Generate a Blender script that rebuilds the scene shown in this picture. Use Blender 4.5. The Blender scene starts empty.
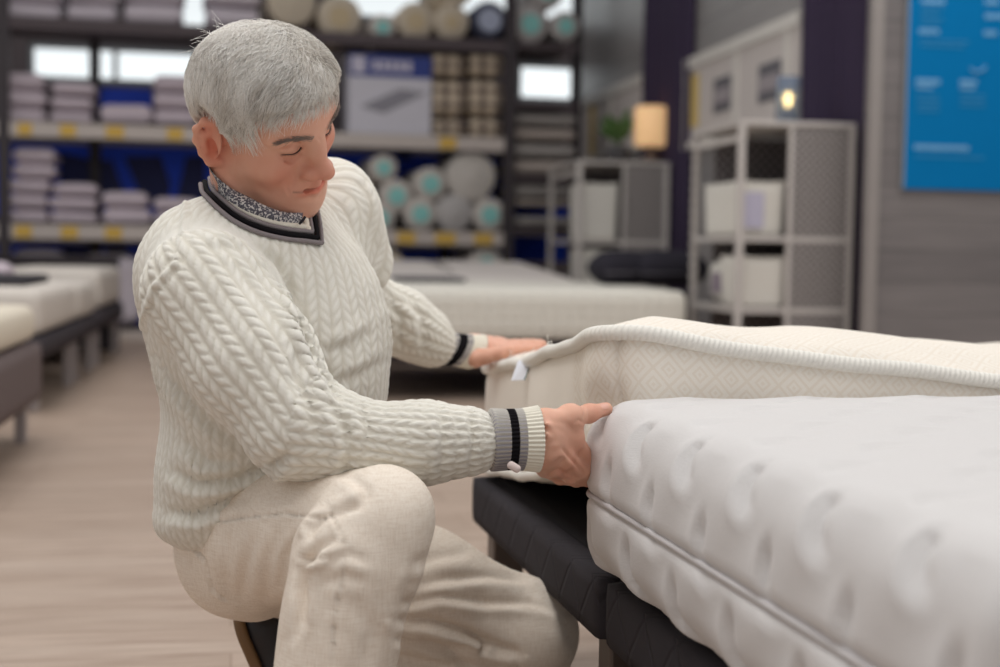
import bpy, math, random
import numpy as np
from mathutils import Vector, Matrix, Euler
random.seed(7); RNG = np.random.default_rng(11)
C = bpy.context.scene.collection
PI = math.pi
# ------------------------------------------------------------------ camera
F = 1389.0
CAM = np.array([0, 0, .78])
pitch = math.atan((333.5-248.5)/F); roll = -.015
fwd = np.array([0, math.cos(pitch), -math.sin(pitch)])
r0 = np.array([1., 0, 0]); u0 = np.cross(r0, fwd)
right = math.cos(roll)*r0 - math.sin(roll)*u0
right /= np.linalg.norm(right)
up = np.cross(right, fwd)
cd = bpy.data.cameras.new('camera'); cam = bpy.data.objects.new('camera', cd); C.objects.link(cam)
M = Matrix(((right[0], up[0], -fwd[0], 0), (right[1], up[1], -fwd[1], 0), (right[2], up[2], -fwd[2], .78), (0, 0, 0, 1)))
cam.matrix_world = M
cd.sensor_width = 36; cd.lens = F*36/1000
cd.clip_start = .05; cd.clip_end = 100
cd.dof.use_dof = True; cd.dof.focus_distance = 1.71; cd.dof.aperture_fstop = 3.0
bpy.context.scene.camera = cam

def ray(px, py): return fwd + (px-500)/F*right - (py-333.5)/F*up
def W(px, py, d): return CAM + d*ray(px, py)
def Wz(px, py, z):
    r = ray(px, py); return CAM + r*((z-CAM[2])/r[2])
def proj(P):
    Q = P-CAM; d = Q@fwd
    return 500+F*(Q@right)/d, 333.5-F*(Q@up)/d, d

# ------------------------------------------------------------------ materials
def lin(c): return tuple((x/12.92 if x <= .04045 else ((x+.055)/1.055)**2.4) for x in (v/255 for v in c))
def newmat(name):
    m = bpy.data.materials.new(name); m.use_nodes = True
    nt = m.node_tree; nt.nodes.clear()
    o = nt.nodes.new('ShaderNodeOutputMaterial'); b = nt.nodes.new('ShaderNodeBsdfPrincipled')
    nt.links.new(b.outputs[0], o.inputs[0]); return m, nt, b
class N:
    """tiny node-math helper"""
    def __init__(s, nt): s.nt = nt
    def n(s, t, **k):
        x = s.nt.nodes.new(t)
        for a, v in k.items(): setattr(x, a, v)
        return x
    def put(s, sock, v):
        if isinstance(v, bpy.types.NodeSocket): s.nt.links.new(v, sock)
        else: sock.default_value = v
    def m(s, op, a, b=None, c=None, clamp=False):
        x = s.n('ShaderNodeMath', operation=op, use_clamp=clamp); s.put(x.inputs[0], a)
        if b is not None: s.put(x.inputs[1], b)
        if c is not None: s.put(x.inputs[2], c)
        return x.outputs[0]
    def obj(s): return s.n('ShaderNodeTexCoord').outputs['Object']
    def attr(s, name): return s.n('ShaderNodeAttribute', attribute_name=name)
    def sep(s, v):
        x = s.n('ShaderNodeSeparateXYZ'); s.put(x.inputs[0], v); return x.outputs
    def mapping(s, v, scale=(1, 1, 1), rot=(0, 0, 0)):
        x = s.n('ShaderNodeMapping'); s.put(x.inputs[0], v); x.inputs['Scale'].default_value = scale; x.inputs['Rotation'].default_value = rot; return x.outputs[0]
    def noise(s, v, scale, detail=3, rough=.5):
        x = s.n('ShaderNodeTexNoise'); s.put(x.inputs['Vector'], v); x.inputs['Scale'].default_value = scale; x.inputs['Detail'].default_value = detail; x.inputs['Roughness'].default_value = rough
        return x.outputs[0]
    def mix(s, f, a, b):
        x = s.n('ShaderNodeMix', data_type='RGBA'); s.put(x.inputs[0], f)
        for k, v in ((6, a), (7, b)):
            if isinstance(v, tuple): v = (*v[:3], 1)
            s.put(x.inputs[k], v)
        return x.outputs[2]
    def ramp(s, f, stops, interp='LINEAR'):
        x = s.n('ShaderNodeValToRGB'); x.color_ramp.interpolation = interp; e = x.color_ramp.elements
        while len(e) < len(stops): e.new(.5)
        for i, (p, c) in enumerate(stops):
            e[i].position = p; e[i].color = (*c, 1)
        s.put(x.inputs[0], f); return x.outputs[0]
    def bump(s, h, strength, dist, normal=None):
        x = s.n('ShaderNodeBump'); x.inputs['Strength'].default_value = strength; x.inputs['Distance'].default_value = dist
        s.put(x.inputs['Height'], h)
        if normal is not None: s.put(x.inputs['Normal'], normal)
        return x.outputs[0]
def pm(name, rgb, rough=.7, var=.06, scale=12, bump=0, bscale=200, metal=0, sheen=0, spec=.4, sss=0):
    m, nt, b = newmat(name); h = N(nt); o = h.obj(); c = lin(rgb)
    f = h.noise(o, scale)
    h.put(b.inputs['Base Color'], h.mix(f, tuple(x*(1-var) for x in c), tuple(min(1, x*(1+var)) for x in c)))
    b.inputs['Roughness'].default_value = rough; b.inputs['Metallic'].default_value = metal
    b.inputs['Specular IOR Level'].default_value = spec
    if sheen: b.inputs['Sheen Weight'].default_value = sheen; b.inputs['Sheen Roughness'].default_value = .5
    if sss: b.inputs['Subsurface Weight'].default_value = sss; b.inputs['Subsurface Scale'].default_value = .01
    if bump: h.put(b.inputs['Normal'], h.bump(h.noise(o, bscale, 4), bump, .002))
    return m

# ------------------------------------------------------------------ objects
def tag(o, label=None, cat=None, group=None, kind=None):
    if label: o['label'] = label
    if cat: o['category'] = cat
    if group: o['group'] = group
    if kind: o['kind'] = kind
    return o
def thing(name, label, cat, loc=(0, 0, 0), rz=0, group=None):
    o = bpy.data.objects.new(name, None); C.objects.link(o); o.empty_display_size = .1
    o.location = tuple(loc); o.rotation_euler = (0, 0, rz); return tag(o, label, cat, group)
def mesh(name, V, Fc, mat, smooth=False):
    me = bpy.data.meshes.new(name)
    V = np.asarray(V, dtype=np.float32)
    if isinstance(Fc, np.ndarray) and Fc.ndim == 2:
        k = Fc.shape[1]; n = len(Fc)
        me.vertices.add(len(V)); me.vertices.foreach_set('co', V.ravel())
        me.loops.add(n*k); me.loops.foreach_set('vertex_index', Fc.astype(np.int32).ravel())
        me.polygons.add(n); me.polygons.foreach_set('loop_start', np.arange(0, n*k, k, dtype=np.int32))
        me.update(calc_edges=True)
    else: me.from_pydata(V.tolist(), [], [list(map(int, f)) for f in Fc])
    me.validate()
    if smooth: me.polygons.foreach_set('use_smooth', np.ones(len(me.polygons), bool))
    me.update()
    for m in (mat if isinstance(mat, (list, tuple)) else [mat]): me.materials.append(m)
    return me
def obj(name, V, Fc, mat, parent=None, smooth=False, bevel=0, origin=None, kind=None, label=None):
    V = np.asarray(V, dtype=float)
    if origin is not None: V = V-np.asarray(origin)
    o = bpy.data.objects.new(name, mesh(name, V, Fc, mat, smooth)); C.objects.link(o)
    if parent is not None: o.parent = parent
    elif origin is not None: o.location = tuple(origin)
    if bevel:
        md = o.modifiers.new('bevel', 'BEVEL'); md.width = bevel; md.segments = 2; md.limit_method = 'ANGLE'
    if kind: o['kind'] = kind
    if label: o['label'] = label
    return o
class MB:
    def __init__(s): s.v = []; s.f = []
    def add(s, V, Fc):
        n = sum(len(a) for a in s.v); s.v.append(np.asarray(V, float)); s.f += [[i+n for i in f] for f in Fc]; return s
    def box(s, x0, x1, y0, y1, z0, z1, T=None):
        V = np.array([(x, y, z) for z in (z0, z1) for y in (y0, y1) for x in (x0, x1)], float)
        if T is not None: V = T(V)
        return s.add(V, [(0, 2, 3, 1), (4, 5, 7, 6), (0, 1, 5, 4), (2, 6, 7, 3), (0, 4, 6, 2), (1, 3, 7, 5)])
    def tube(s, pts, r, n=8, closed=False, caps=True, ry=None):
        pts = np.asarray(pts, float); K = len(pts); r = np.broadcast_to(r, (K,))
        t = np.gradient(pts, axis=0) if not closed else np.roll(pts, -1, 0)-np.roll(pts, 1, 0)
        t /= np.linalg.norm(t, axis=1)[:, None]+1e-12
        ref = np.array([0, 0, 1.]) if abs(t[0][2]) < .8 else np.array([1., 0, 0])
        a = np.cross(t[0], ref); a /= np.linalg.norm(a); V = []
        for i in range(K):
            a = a-t[i]*(a@t[i]); a /= np.linalg.norm(a); b = np.cross(t[i], a)
            for j in range(n):
                q = 2*PI*j/n; V.append(pts[i]+r[i]*(math.cos(q)*a+math.sin(q)*b))
        Fc = []
        for i in range(K if closed else K-1):
            for j in range(n):
                i2 = (i+1) % K; j2 = (j+1) % n; Fc.append((i*n+j, i*n+j2, i2*n+j2, i2*n+j))
        if caps and not closed: Fc += [tuple(range(n))[::-1], tuple((K-1)*n+j for j in range(n))]
        return s.add(V, Fc)
    def lathe(s, prof, n=32, T=None):
        V = []
        for r, z in prof:
            for j in range(n): V.append((r*math.cos(2*PI*j/n), r*math.sin(2*PI*j/n), z))
        Fc = [(i*n+j, i*n+(j+1) % n, (i+1)*n+(j+1) % n, (i+1)*n+j) for i in range(len(prof)-1) for j in range(n)]
        Fc += [tuple(range(n))[::-1], tuple((len(prof)-1)*n+j for j in range(n))]
        V = np.array(V)
        if T is not None: V = T(V)
        return s.add(V, Fc)
    def build(s, name, mat, parent=None, smooth=False, bevel=0, kind=None, label=None, origin=None):
        return obj(name, np.concatenate(s.v), s.f, mat, parent, smooth, bevel, origin, kind, label)
def lattice(sx, sy, sz, r, step, plan_r=None):
    """closed rounded box, centred; returns verts, quads"""
    nx, ny, nz = [max(2, int(round(a/step))) for a in (sx, sy, sz)]
    idx = {}; V = []; Q = []
    def vid(i, j, k):
        if (i, j, k) not in idx: idx[(i, j, k)] = len(V); V.append((-sx/2+sx*i/nx, -sy/2+sy*j/ny, -sz/2+sz*k/nz))
        return idx[(i, j, k)]
    for i in range(nx):
        for j in range(ny):
            Q.append((vid(i, j, 0), vid(i, j+1, 0), vid(i+1, j+1, 0), vid(i+1, j, 0))); Q.append((vid(i, j, nz), vid(i+1, j, nz), vid(i+1, j+1, nz), vid(i, j+1, nz)))
    for i in range(nx):
        for k in range(nz):
            Q.append((vid(i, 0, k), vid(i+1, 0, k), vid(i+1, 0, k+1), vid(i, 0, k+1))); Q.append((vid(i, ny, k), vid(i, ny, k+1), vid(i+1, ny, k+1), vid(i+1, ny, k)))
    for j in range(ny):
        for k in range(nz):
            Q.append((vid(0, j, k), vid(0, j, k+1), vid(0, j+1, k+1), vid(0, j+1, k))); Q.append((vid(nx, j, k), vid(nx, j+1, k), vid(nx, j+1, k+1), vid(nx, j, k+1)))
    P = np.array(V); h = np.array([sx, sy, sz])/2
    if plan_r:
        hp = h[:2]-plan_r; q = np.clip(P[:, :2], -hp, hp); d = P[:, :2]-q; l = np.linalg.norm(d, axis=1); m = np.abs(d).max(1)
        k = np.where(l > 1e-9, m/np.maximum(l, 1e-9), 1); P[:, :2] = q+d*k[:, None]
        # profile: inset from the side near top/bottom
        e = plan_r-np.where(l > 1e-9, m, 0)     # distance inside of outline (only within plan_r band)
        e = np.where((np.abs(P[:, 0]) < hp[0]) & (np.abs(P[:, 1]) < hp[1]), plan_r, e)
    rr = min(r, sz/2-1e-4)
    hh = h-rr; q = np.clip(P, -hh, hh); d = P-q; l = np.linalg.norm(d, axis=1); m = np.abs(d).max(1)
    k = np.where(l > 1e-9, m/np.maximum(l, 1e-9), 1)
    return q+d*k[:, None], np.array(Q)
def vnormals(V, Q):
    n = np.cross(V[Q[:, 2]]-V[Q[:, 0]], V[Q[:, 3]]-V[Q[:, 1]]); out = np.zeros_like(V)
    for c in range(4): np.add.at(out, Q[:, c], n)
    return out/(np.linalg.norm(out, axis=1)[:, None]+1e-12)
def setattr_vec(o, name, A):
    a = o.data.attributes.new(name, 'FLOAT_VECTOR', 'POINT'); a.data.foreach_set('vector', np.ascontiguousarray(A, dtype=np.float32).ravel())
def smoothnoise(P, scale, seed):
    """cheap smooth pseudo-noise from sines"""
    r = np.random.default_rng(seed); s = 0
    for i in range(7):
        k = r.normal(size=3)*scale; s = s+np.sin(P@k+r.uniform(0, 6.28))
    return s/7

# ------------------------------------------------------------------ signed distance shapes -> mesh
def rot(ax):  # columns = local axes
    A = np.array(ax, float); return A
def frame(y, z=(0, 0, 1)):
    y = np.array(y, float); y /= np.linalg.norm(y); x = np.cross(y, z); x /= np.linalg.norm(x); return np.stack([x, y, np.cross(x, y)], 1)
class S:
    def __init__(s): s.ops = []
    def cap(s, a, b, ra, rb=None, k=.01, op='u'): s.ops.append(('c', np.array(a, float), np.array(b, float), ra, ra if rb is None else rb, k, op)); return s
    def chain(s, pts, rs, k=.01, op='u'):
        for i in range(len(pts)-1): s.cap(pts[i], pts[i+1], rs[i], rs[i+1], k, op)
        return s
    def ell(s, c, r, R=None, k=.01, op='u'): s.ops.append(('e', np.array(c, float), np.array(r if np.ndim(r) else (r, r, r), float), R, 0, k, op)); return s
    def plane(s, p, n, k=.01): s.ops.append(('p', np.array(p, float), np.array(n, float)/np.linalg.norm(n), 0, 0, k, 'i')); return s
    def __call__(s, P):
        D = None
        for t, a, b, c, d, k, op in s.ops:
            if t == 'c':
                ba = b-a; pa = P-a; h = np.clip(pa@ba/(ba@ba+1e-12), 0, 1)
                x = np.linalg.norm(pa-h[:, None]*ba, axis=1)-(c+(d-c)*h)
            elif t == 'e':
                q = P-a
                if c is not None: q = q@c
                k0 = np.linalg.norm(q/b, axis=1); k1 = np.linalg.norm(q/(b*b), axis=1); x = k0*(k0-1)/(k1+1e-9)
            else: x = (P-a)@b
            if D is None: D = x; continue
            if op == 'u': h = np.maximum(k-np.abs(D-x), 0)/k; D = np.minimum(D, x)-h*h*k/4
            elif op == 's': x = -x; h = np.maximum(k-np.abs(D-x), 0)/k; D = np.maximum(D, x)+h*h*k/4
            else: h = np.maximum(k-np.abs(D-x), 0)/k; D = np.maximum(D, x)+h*h*k/4
        return D
def grad(f, P, e=4e-4):
    g = np.stack([f(P+np.eye(3)[i]*e)-f(P-np.eye(3)[i]*e) for i in range(3)], 1)/(2*e); return g
def nets(f, lo, hi, h, relax=1):
    lo = np.array(lo, float); n = np.ceil((np.array(hi)-lo)/h/8).astype(int)
    dims = n*8+1
    bi = np.stack(np.meshgrid(*[np.arange(k) for k in n], indexing='ij'), -1).reshape(-1, 3)
    ctr = lo+(bi*8+4)*h; dc = f(ctr); keep = np.abs(dc) < 8*h*.87*1.6+.006
    V = np.where(dc > 0, 1., -1.).reshape(n).repeat(8, 0).repeat(8, 1).repeat(8, 2)
    V = np.pad(V, ((0, 1),)*3, mode='edge').astype(np.float32)
    off = np.stack(np.meshgrid(*[np.arange(9)]*3, indexing='ij'), -1).reshape(-1, 3)
    kb = bi[keep]
    for s0 in range(0, len(kb), 400):
        I = (kb[s0:s0+400, None, :]*8+off[None]).reshape(-1, 3)
        V[I[:, 0], I[:, 1], I[:, 2]] = f(lo+I*h)
    sg = V < 0
    cs = sum(sg[i:dims[0]-1+i, j:dims[1]-1+j, k:dims[2]-1+k].astype(np.int8) for i in (0, 1) for j in (0, 1) for k in (0, 1))
    act = (cs > 0) & (cs < 8); cell = np.argwhere(act); idx = -np.ones(act.shape, np.int64); idx[act] = np.arange(len(cell))
    acc = np.zeros((len(cell), 3)); cnt = np.zeros(len(cell))
    cor = [(i, j, k) for i in (0, 1) for j in (0, 1) for k in (0, 1)]
    for a in cor:
        for ax in range(3):
            if a[ax]: continue
            b = list(a); b[ax] = 1
            va = V[cell[:, 0]+a[0], cell[:, 1]+a[1], cell[:, 2]+a[2]]; vb = V[cell[:, 0]+b[0], cell[:, 1]+b[1], cell[:, 2]+b[2]]
            m = (va < 0) != (vb < 0); t = np.where(m, va/np.where(m, va-vb, 1), 0)
            p = np.array(a, float)[None].repeat(len(cell), 0); p[:, ax] += t
            acc += p*m[:, None]; cnt += m
    P = lo+(cell+acc/np.maximum(cnt, 1)[:, None])*h
    Q = []
    for ax in range(3):
        o1, o2 = [(1, 2), (2, 0), (0, 1)][ax]
        sl0 = [slice(None)]*3; sl1 = [slice(None)]*3; sl0[ax] = slice(0, -1); sl1[ax] = slice(1, None)
        s0_, s1_ = sg[tuple(sl0)], sg[tuple(sl1)]
        E = np.argwhere(s0_ != s1_); E = E[(E[:, o1] > 0) & (E[:, o2] > 0) & (E[:, o1] < dims[o1]-1) & (E[:, o2] < dims[o2]-1)]
        inside = s0_[E[:, 0], E[:, 1], E[:, 2]]
        def c(d1, d2):
            X = E.copy(); X[:, o1] += d1; X[:, o2] += d2; return idx[X[:, 0], X[:, 1], X[:, 2]]
        q = np.stack([c(-1, -1), c(0, -1), c(0, 0), c(-1, 0)], 1); q[~inside] = q[~inside][:, ::-1]
        Q.append(q)
    Q = np.concatenate(Q); Q = Q[(Q >= 0).all(1)]
    for _ in range(relax):
        for s0 in range(0, len(P), 200000):
            p = P[s0:s0+200000]; g = grad(f, p); d = f(p); st = d/np.maximum((g*g).sum(1), .2)
            P[s0:s0+200000] = p-g*np.clip(st, -h, h)[:, None]
    return P, Q
def segdist(x, y, poly):
    """signed distance (px) to a polyline, and distance magnitude"""
    best = np.full(len(x), 1e9); sgn = np.zeros(len(x)); par = np.zeros(len(x)); n = len(poly)-1
    for i in range(n):
        (x0, y0), (x1, y1) = poly[i], poly[i+1]; dx, dy = x1-x0, y1-y0; l2 = dx*dx+dy*dy
        t = np.clip(((x-x0)*dx+(y-y0)*dy)/l2, 0, 1); ex = x-x0-t*dx; ey = y-y0-t*dy; d = np.hypot(ex, ey)
        m = d < best; best[m] = d[m]; sgn[m] = np.sign(dx*(y-y0)-dy*(x-x0))[m]; par[m] = ((i+t)/n)[m]
    return best, sgn, par
def fold(P, Nn, poly, w, amp, ridge=.7, dlim=None):
    """press a crease along a line seen from the front of the garment, with a ridge on one side"""
    x, y, d = proj(P); b, s, t = segdist(x, y, poly)
    face = np.clip(-((P-CAM)*Nn).sum(1)/np.linalg.norm(P-CAM, axis=1)*2.5+.2, 0, 1)
    if dlim: face = face*((d > dlim[0]) & (d < dlim[1]))
    taper = np.sin(np.clip(t, .0, 1)*PI)**.5*.85+.15
    q = b*s
    hgt = -np.exp(-(q/w)**2)+ridge*np.exp(-((q-1.8*w)/(1.3*w))**2)
    P += Nn*(amp*hgt*face*taper)[:, None]
def raycast(f, px, py, t0=1.0, t1=3.2):
    px = np.atleast_1d(np.asarray(px, float)); py = np.atleast_1d(np.asarray(py, float))
    D = fwd[None]+((px-500)/F)[:, None]*right-((py-333.5)/F)[:, None]*up; nl = np.linalg.norm(D, axis=1)
    t = np.full(len(px), t0)
    for _ in range(90):
        d = f(CAM+D*t[:, None]); t = np.minimum(t+d/nl*.75, t1)
    P = CAM+D*t[:, None]; g = grad(f, P); return P, g/np.linalg.norm(g, axis=1)[:, None]
def resample(poly, n):
    p = np.array(poly, float); 
    # catmull-rom
    q = np.concatenate([[2*p[0]-p[1]], p, [2*p[-1]-p[-2]]]); out = []
    m = len(p)-1
    for u in np.linspace(0, m-1e-6, n):
        i = int(u); t = u-i; a, b, c, d = q[i], q[i+1], q[i+2], q[i+3]
        out.append(.5*((2*b)+(c-a)*t+(2*a-5*b+4*c-d)*t*t+(3*b-a-3*c+d)*t**3))
    return np.array(out)
# ================================================================== THE MAN
def Rot(a):
    x, y, z = a; cx, sx, cy, sy, cz, sz = np.cos(x), np.sin(x), np.cos(y), np.sin(y), np.cos(z), np.sin(z)
    return np.array([[cz, -sz, 0], [sz, cz, 0], [0, 0, 1]])@np.array([[1, 0, 0], [0, cx, -sx], [0, sx, cx]])@np.array([[cy, 0, sy], [0, 1, 0], [-sy, 0, cy]])
HSC = 1.0; HR = np.stack([right, fwd, up], 1)@Rot(np.radians([-31, 35, -111.5])); HT = CAM+np.stack([right, fwd, up], 1)@np.array([-.3086, 1.78, .2880])
def hw(p): return np.asarray(p, float)@HR.T*HSC+HT        # head-local (x to his right, y forward, z up) -> world
def hl(P): return (P-HT)@HR/HSC
MO = np.array([-.32, 1.86, 0.])                          # base of the man
# ---- materials
def skin_mat():
    m, nt, b = newmat('skin'); h = N(nt); o = h.obj(); t = h.sep(h.attr('tint').outputs['Vector'])
    base = h.mix(h.noise(o, 45, 3), lin((222, 172, 147)), lin((230, 186, 163)))
    red = h.mix(t[0], base, lin((206, 118, 94)))
    col = h.mix(t[1], red, lin((120, 84, 74)))
    h.put(b.inputs['Base Color'], col); b.inputs['Roughness'].default_value = .5
    b.inputs['Subsurface Weight'].default_value = .12; b.inputs['Subsurface Scale'].default_value = .008; b.inputs['Subsurface Radius'].default_value = (1, .35, .2)
    b.inputs['Specular IOR Level'].default_value = .35
    h.put(b.inputs['Normal'], h.bump(h.noise(o, 650, 4), .25, .0012)); return m
SKIN = skin_mat()
def knit_mat():
    m, nt, b = newmat('cream_knit'); h = N(nt); o = h.obj(); k = h.sep(h.attr('knit').outputs['Vector'])
    c = h.mix(h.noise(o, 14), lin((229, 226, 216)), lin((238, 235, 227)))
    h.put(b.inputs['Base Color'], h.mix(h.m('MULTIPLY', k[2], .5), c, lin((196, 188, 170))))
    b.inputs['Roughness'].default_value = .92; b.inputs['Specular IOR Level'].default_value = .15
    b.inputs['Sheen Weight'].default_value = .25
    # small stitches
    u = h.m('MULTIPLY', k[0], 420); v = h.m('MULTIPLY', k[1], 300)
    st = h.m('ABSOLUTE', h.m('SINE', h.m('ADD', u, h.m('MULTIPLY', h.m('SINE', v), .9))))
    hh = h.m('ADD', h.m('MULTIPLY', st, .5), h.noise(o, 900, 3))
    h.put(b.inputs['Normal'], h.bump(hh, .35, .0009)); return m
KNIT = knit_mat()
def linen_mat():
    m, nt, b = newmat('linen_trousers'); h = N(nt); o = h.obj()
    n1 = h.noise(h.mapping(o, (60, 60, 700)), 1, 3); n2 = h.noise(h.mapping(o, (700, 260, 50)), 1, 3)
    f = h.m('MULTIPLY', h.m('ADD', n1, n2), .5)
    h.put(b.inputs['Base Color'], h.ramp(f, [(.32, lin((222, 208, 192))), (.5, lin((234, 222, 208))), (.68, lin((242, 233, 221)))]))
    b.inputs['Roughness'].default_value = .88; b.inputs['Specular IOR Level'].default_value = .15
    h.put(b.inputs['Normal'], h.bump(f, .5, .0012)); return m
LINEN = linen_mat()
def stripe_mat(name, stops, ribs=True):
    m, nt, b = newmat(name); h = N(nt); k = h.sep(h.attr('knit').outputs['Vector'])
    rb = h.m('MULTIPLY', h.m('ADD', h.m('SINE', h.m('MULTIPLY', k[0], 44)), 1), .5); cr = h.ramp(k[1], stops, 'CONSTANT'); isg = h.m('COMPARE', h.sep(cr)[0], GREY[0], .02)
    h.put(b.inputs['Base Color'], h.mix(h.m('MULTIPLY', h.m('MULTIPLY', rb, isg), .6), cr, CREAM)); b.inputs['Roughness'].default_value = .95; b.inputs['Specular IOR Level'].default_value = .1
    h.put(b.inputs['Normal'], h.bump(h.noise(h.obj(), 700, 3), .3, .001)); return m
CREAM, GREY, BLACK = lin((232, 227, 213)), lin((132, 128, 134)), lin((26, 24, 27))
CUFFM = stripe_mat('striped_cuff_knit', [(0, GREY), (.34, BLACK), (.51, GREY), (.67, CREAM)])
CUFFF = stripe_mat('striped_cuff_knit_far', [(0, GREY), (.2, GREY), (.40, BLACK), (.58, GREY), (.70, CREAM)])

# ---- sweater ------------------------------------------------------
SN = W(205, 292, 1.70); EN = W(297, 424, 1.64); WN = W(505, 439, 1.655)
SF = W(336, 212, 2.02); EF = W(345, 290, 2.24); WF = W(452, 350, 2.405)
lr = np.array([.41, .91, 0]); lr /= np.linalg.norm(lr); fb = np.array([lr[1], -lr[0], 0])
TB = np.stack([lr, fb, np.array([0, 0, 1.])], 1)
sw = S()
sw.ell(W(275, 325, 1.88), (.185, .138, .155), TB)
sw.ell(W(279, 395, 1.88), (.175, .128, .15), TB, k=.06)
sw.ell(W(250, 470, 1.88), (.155, .102, .10), TB, k=.05)
sw.ell(W(238, 512, 1.88), (.140, .088, .050), TB, k=.03)
sw.ell(W(218, 292, 1.82), (.090, .088, .110), TB, k=.05)             # upper back
sw.cap(W(268, 240, 1.90), W(200, 268, 1.77), .058, .072, k=.06)     # near shoulder slope
sw.cap(W(268, 238, 1.91), W(328, 212, 2.0), .055, .062, k=.06)
sw.cap(W(330, 205, 2.0), W(352, 262, 2.08), .060, .062, k=.05)
torso = S(); torso.ops = list(sw.ops)
arm = S().chain([SN, SN+.55*(EN-SN), EN], [.078, .072, .060], k=.03)
arm.chain([EN, W(350, 440, 1.64), W(420, 443, 1.64), W(467, 441, 1.648)], [.054, .0425, .0425, .0420], k=.035)
arf = S().chain([SF, EF], [.060, .055], k=.03).chain([EF, W(400, 322, 2.33), W(424, 337, 2.37), W(434, 345, 2.385)], [.053, .052, .042, .036], k=.03)
def smin(a, b, k): h = np.maximum(k-np.abs(a-b), 0)/k; return np.minimum(a, b)-h*h*k/4
def sweater(P):
    return smin(smin(torso(P), arm(P), .012), arf(P), .015)
Pv, Q = nets(sweater, [-.64, 1.42, .36], [.06, 2.56, .98], .0027)
Nn = vnormals(Pv, Q)
dt, da, df = torso(Pv), arm(Pv), arf(Pv)
bones_n = [SN-.10*(EN-SN), EN, W(420, 443, 1.64), W(520, 439, 1.655)]; bones_f = [SF-.1*(EF-SF), EF, W(400, 322, 2.33), W(470, 353, 2.42)]
def armcoord(P, bones):
    best = np.full(len(P), 9.); U = np.zeros(len(P)); Vv = np.zeros(len(P)); s0 = 0
    ref = None
    for i in range(len(bones)-1):
        a, b = bones[i], bones[i+1]; t = b-a; L = np.linalg.norm(t); t = t/L
        if ref is None: ref = np.cross(t, fwd); ref /= np.linalg.norm(ref)
        ref = ref-t*(ref@t); ref /= np.linalg.norm(ref); r2 = np.cross(t, ref)
        q = P-a; h = q@t; hc = np.clip(h, 0, L); d = np.linalg.norm(q-hc[:, None]*t, axis=1); m = d < best
        best[m] = d[m]; U[m] = np.arctan2(q@r2, q@ref)[m]; Vv[m] = (s0+(h if i in (0, len(bones)-2) else hc))[m]; s0 += L
    return U, Vv
reg = np.where(da < np.minimum(dt, df), 1, np.where(df < dt, 2, 0))
U = np.zeros(len(Pv)); Vc = np.zeros(len(Pv)); ncol = np.zeros(len(Pv))
a, b_ = armcoord(Pv, bones_n); m = reg == 1; U[m] = a[m]/(2*PI); Vc[m] = b_[m]; ncol[m] = 27
a, b_ = armcoord(Pv, bones_f); m = reg == 2; U[m] = a[m]/(2*PI); Vc[m] = b_[m]; ncol[m] = 18
ax0 = W(262, 200, 1.88); ax1 = W(240, 500, 1.88); tz = np.clip((ax0[2]-Pv[:, 2])/(ax0[2]-ax1[2]), -.3, 1.2)
ctr = ax0+(ax1-ax0)*tz[:, None]; q = (Pv-ctr); th = np.arctan2(q@lr/.19, q@fb/.15)
m = reg == 0; U[m] = th[m]/(2*PI); Vc[m] = Pv[m, 2]; ncol[m] = 66
# shoulder yoke: pattern follows the slope
c = (U*ncol) % 1-.5
q_ = np.where(reg == 0, .0145, .0165)
def rope(c, v):
    t = (v+np.sign(.5-((np.floor(U*ncol)) % 2))*c*1.15) % 1; e = np.minimum(t, 1-t)
    prof = np.clip(np.cos(PI*c/.86), 0, 1)**.55
    return prof*(1-.8*np.exp(-(e/.15)**2)), prof
hgt, prof = rope(c, Vc/q_)
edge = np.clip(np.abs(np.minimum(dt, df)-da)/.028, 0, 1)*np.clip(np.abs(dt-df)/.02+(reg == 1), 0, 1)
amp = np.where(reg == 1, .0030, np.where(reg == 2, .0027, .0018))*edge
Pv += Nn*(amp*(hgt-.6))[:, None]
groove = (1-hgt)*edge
# large soft irregularities
Pv += Nn*(.0022*smoothnoise(Pv, 34, 3)+.0012*smoothnoise(Pv, 70, 4))[:, None]
Nn = vnormals(Pv, Q)
for poly, w, am in [
    ([(258, 246), (279, 264), (294, 292), (304, 325), (318, 362), (340, 398)], 5, .012),
    ([(250, 250), (222, 246), (205, 250)], 6, .003),
    ([(170, 470), (195, 484), (235, 480), (270, 468), (290, 455)], 6, .010),
    ([(168, 512), (195, 515), (235, 500), (262, 490)], 6, .010),
    ([(183, 440), (205, 462), (238, 462)], 6, .006),
    ([(330, 402), (345, 425), (352, 452), (345, 474)], 6, .006),
    ([(300, 350), (296, 380), (312, 410), (318, 440)], 7, .005),
    ([(360, 402), (368, 430), (366, 460)], 6, .004),
    ([(372, 330), (350, 345), (325, 352)], 6, .005), ([(388, 360), (360, 375), (340, 382)], 6, .005),
    ([(390, 300), (402, 320), (400, 350)], 5, .006), ([(410, 298), (424, 320), (424, 352)], 5, .006),
    ([(150, 352), (180, 392), (205, 420), (240, 446)], 6, .006),
    ([(360, 180), (368, 215), (380, 260)], 8, .004), ([(232, 262), (262, 300), (282, 340)], 9, .004),
    ([(470, 410), (474, 440), (470, 468)], 4, .003), ([(440, 408), (444, 440), (440, 474)], 5, .003)]:
    fold(Pv, Nn, poly, w, am)
# armhole seam ridge
x, y, d = proj(Pv); b, s, t = segdist(x, y, [(185, 200), (183, 235), (176, 262), (152, 288), (141, 322), (139, 345)])
face = np.clip(-((Pv-CAM)*Nn).sum(1)*3, 0, 1); Pv += Nn*((.0025*np.exp(-(b/2.6)**2)-.002*np.exp(-((b-6)/3)**2))*face)[:, None]

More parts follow.
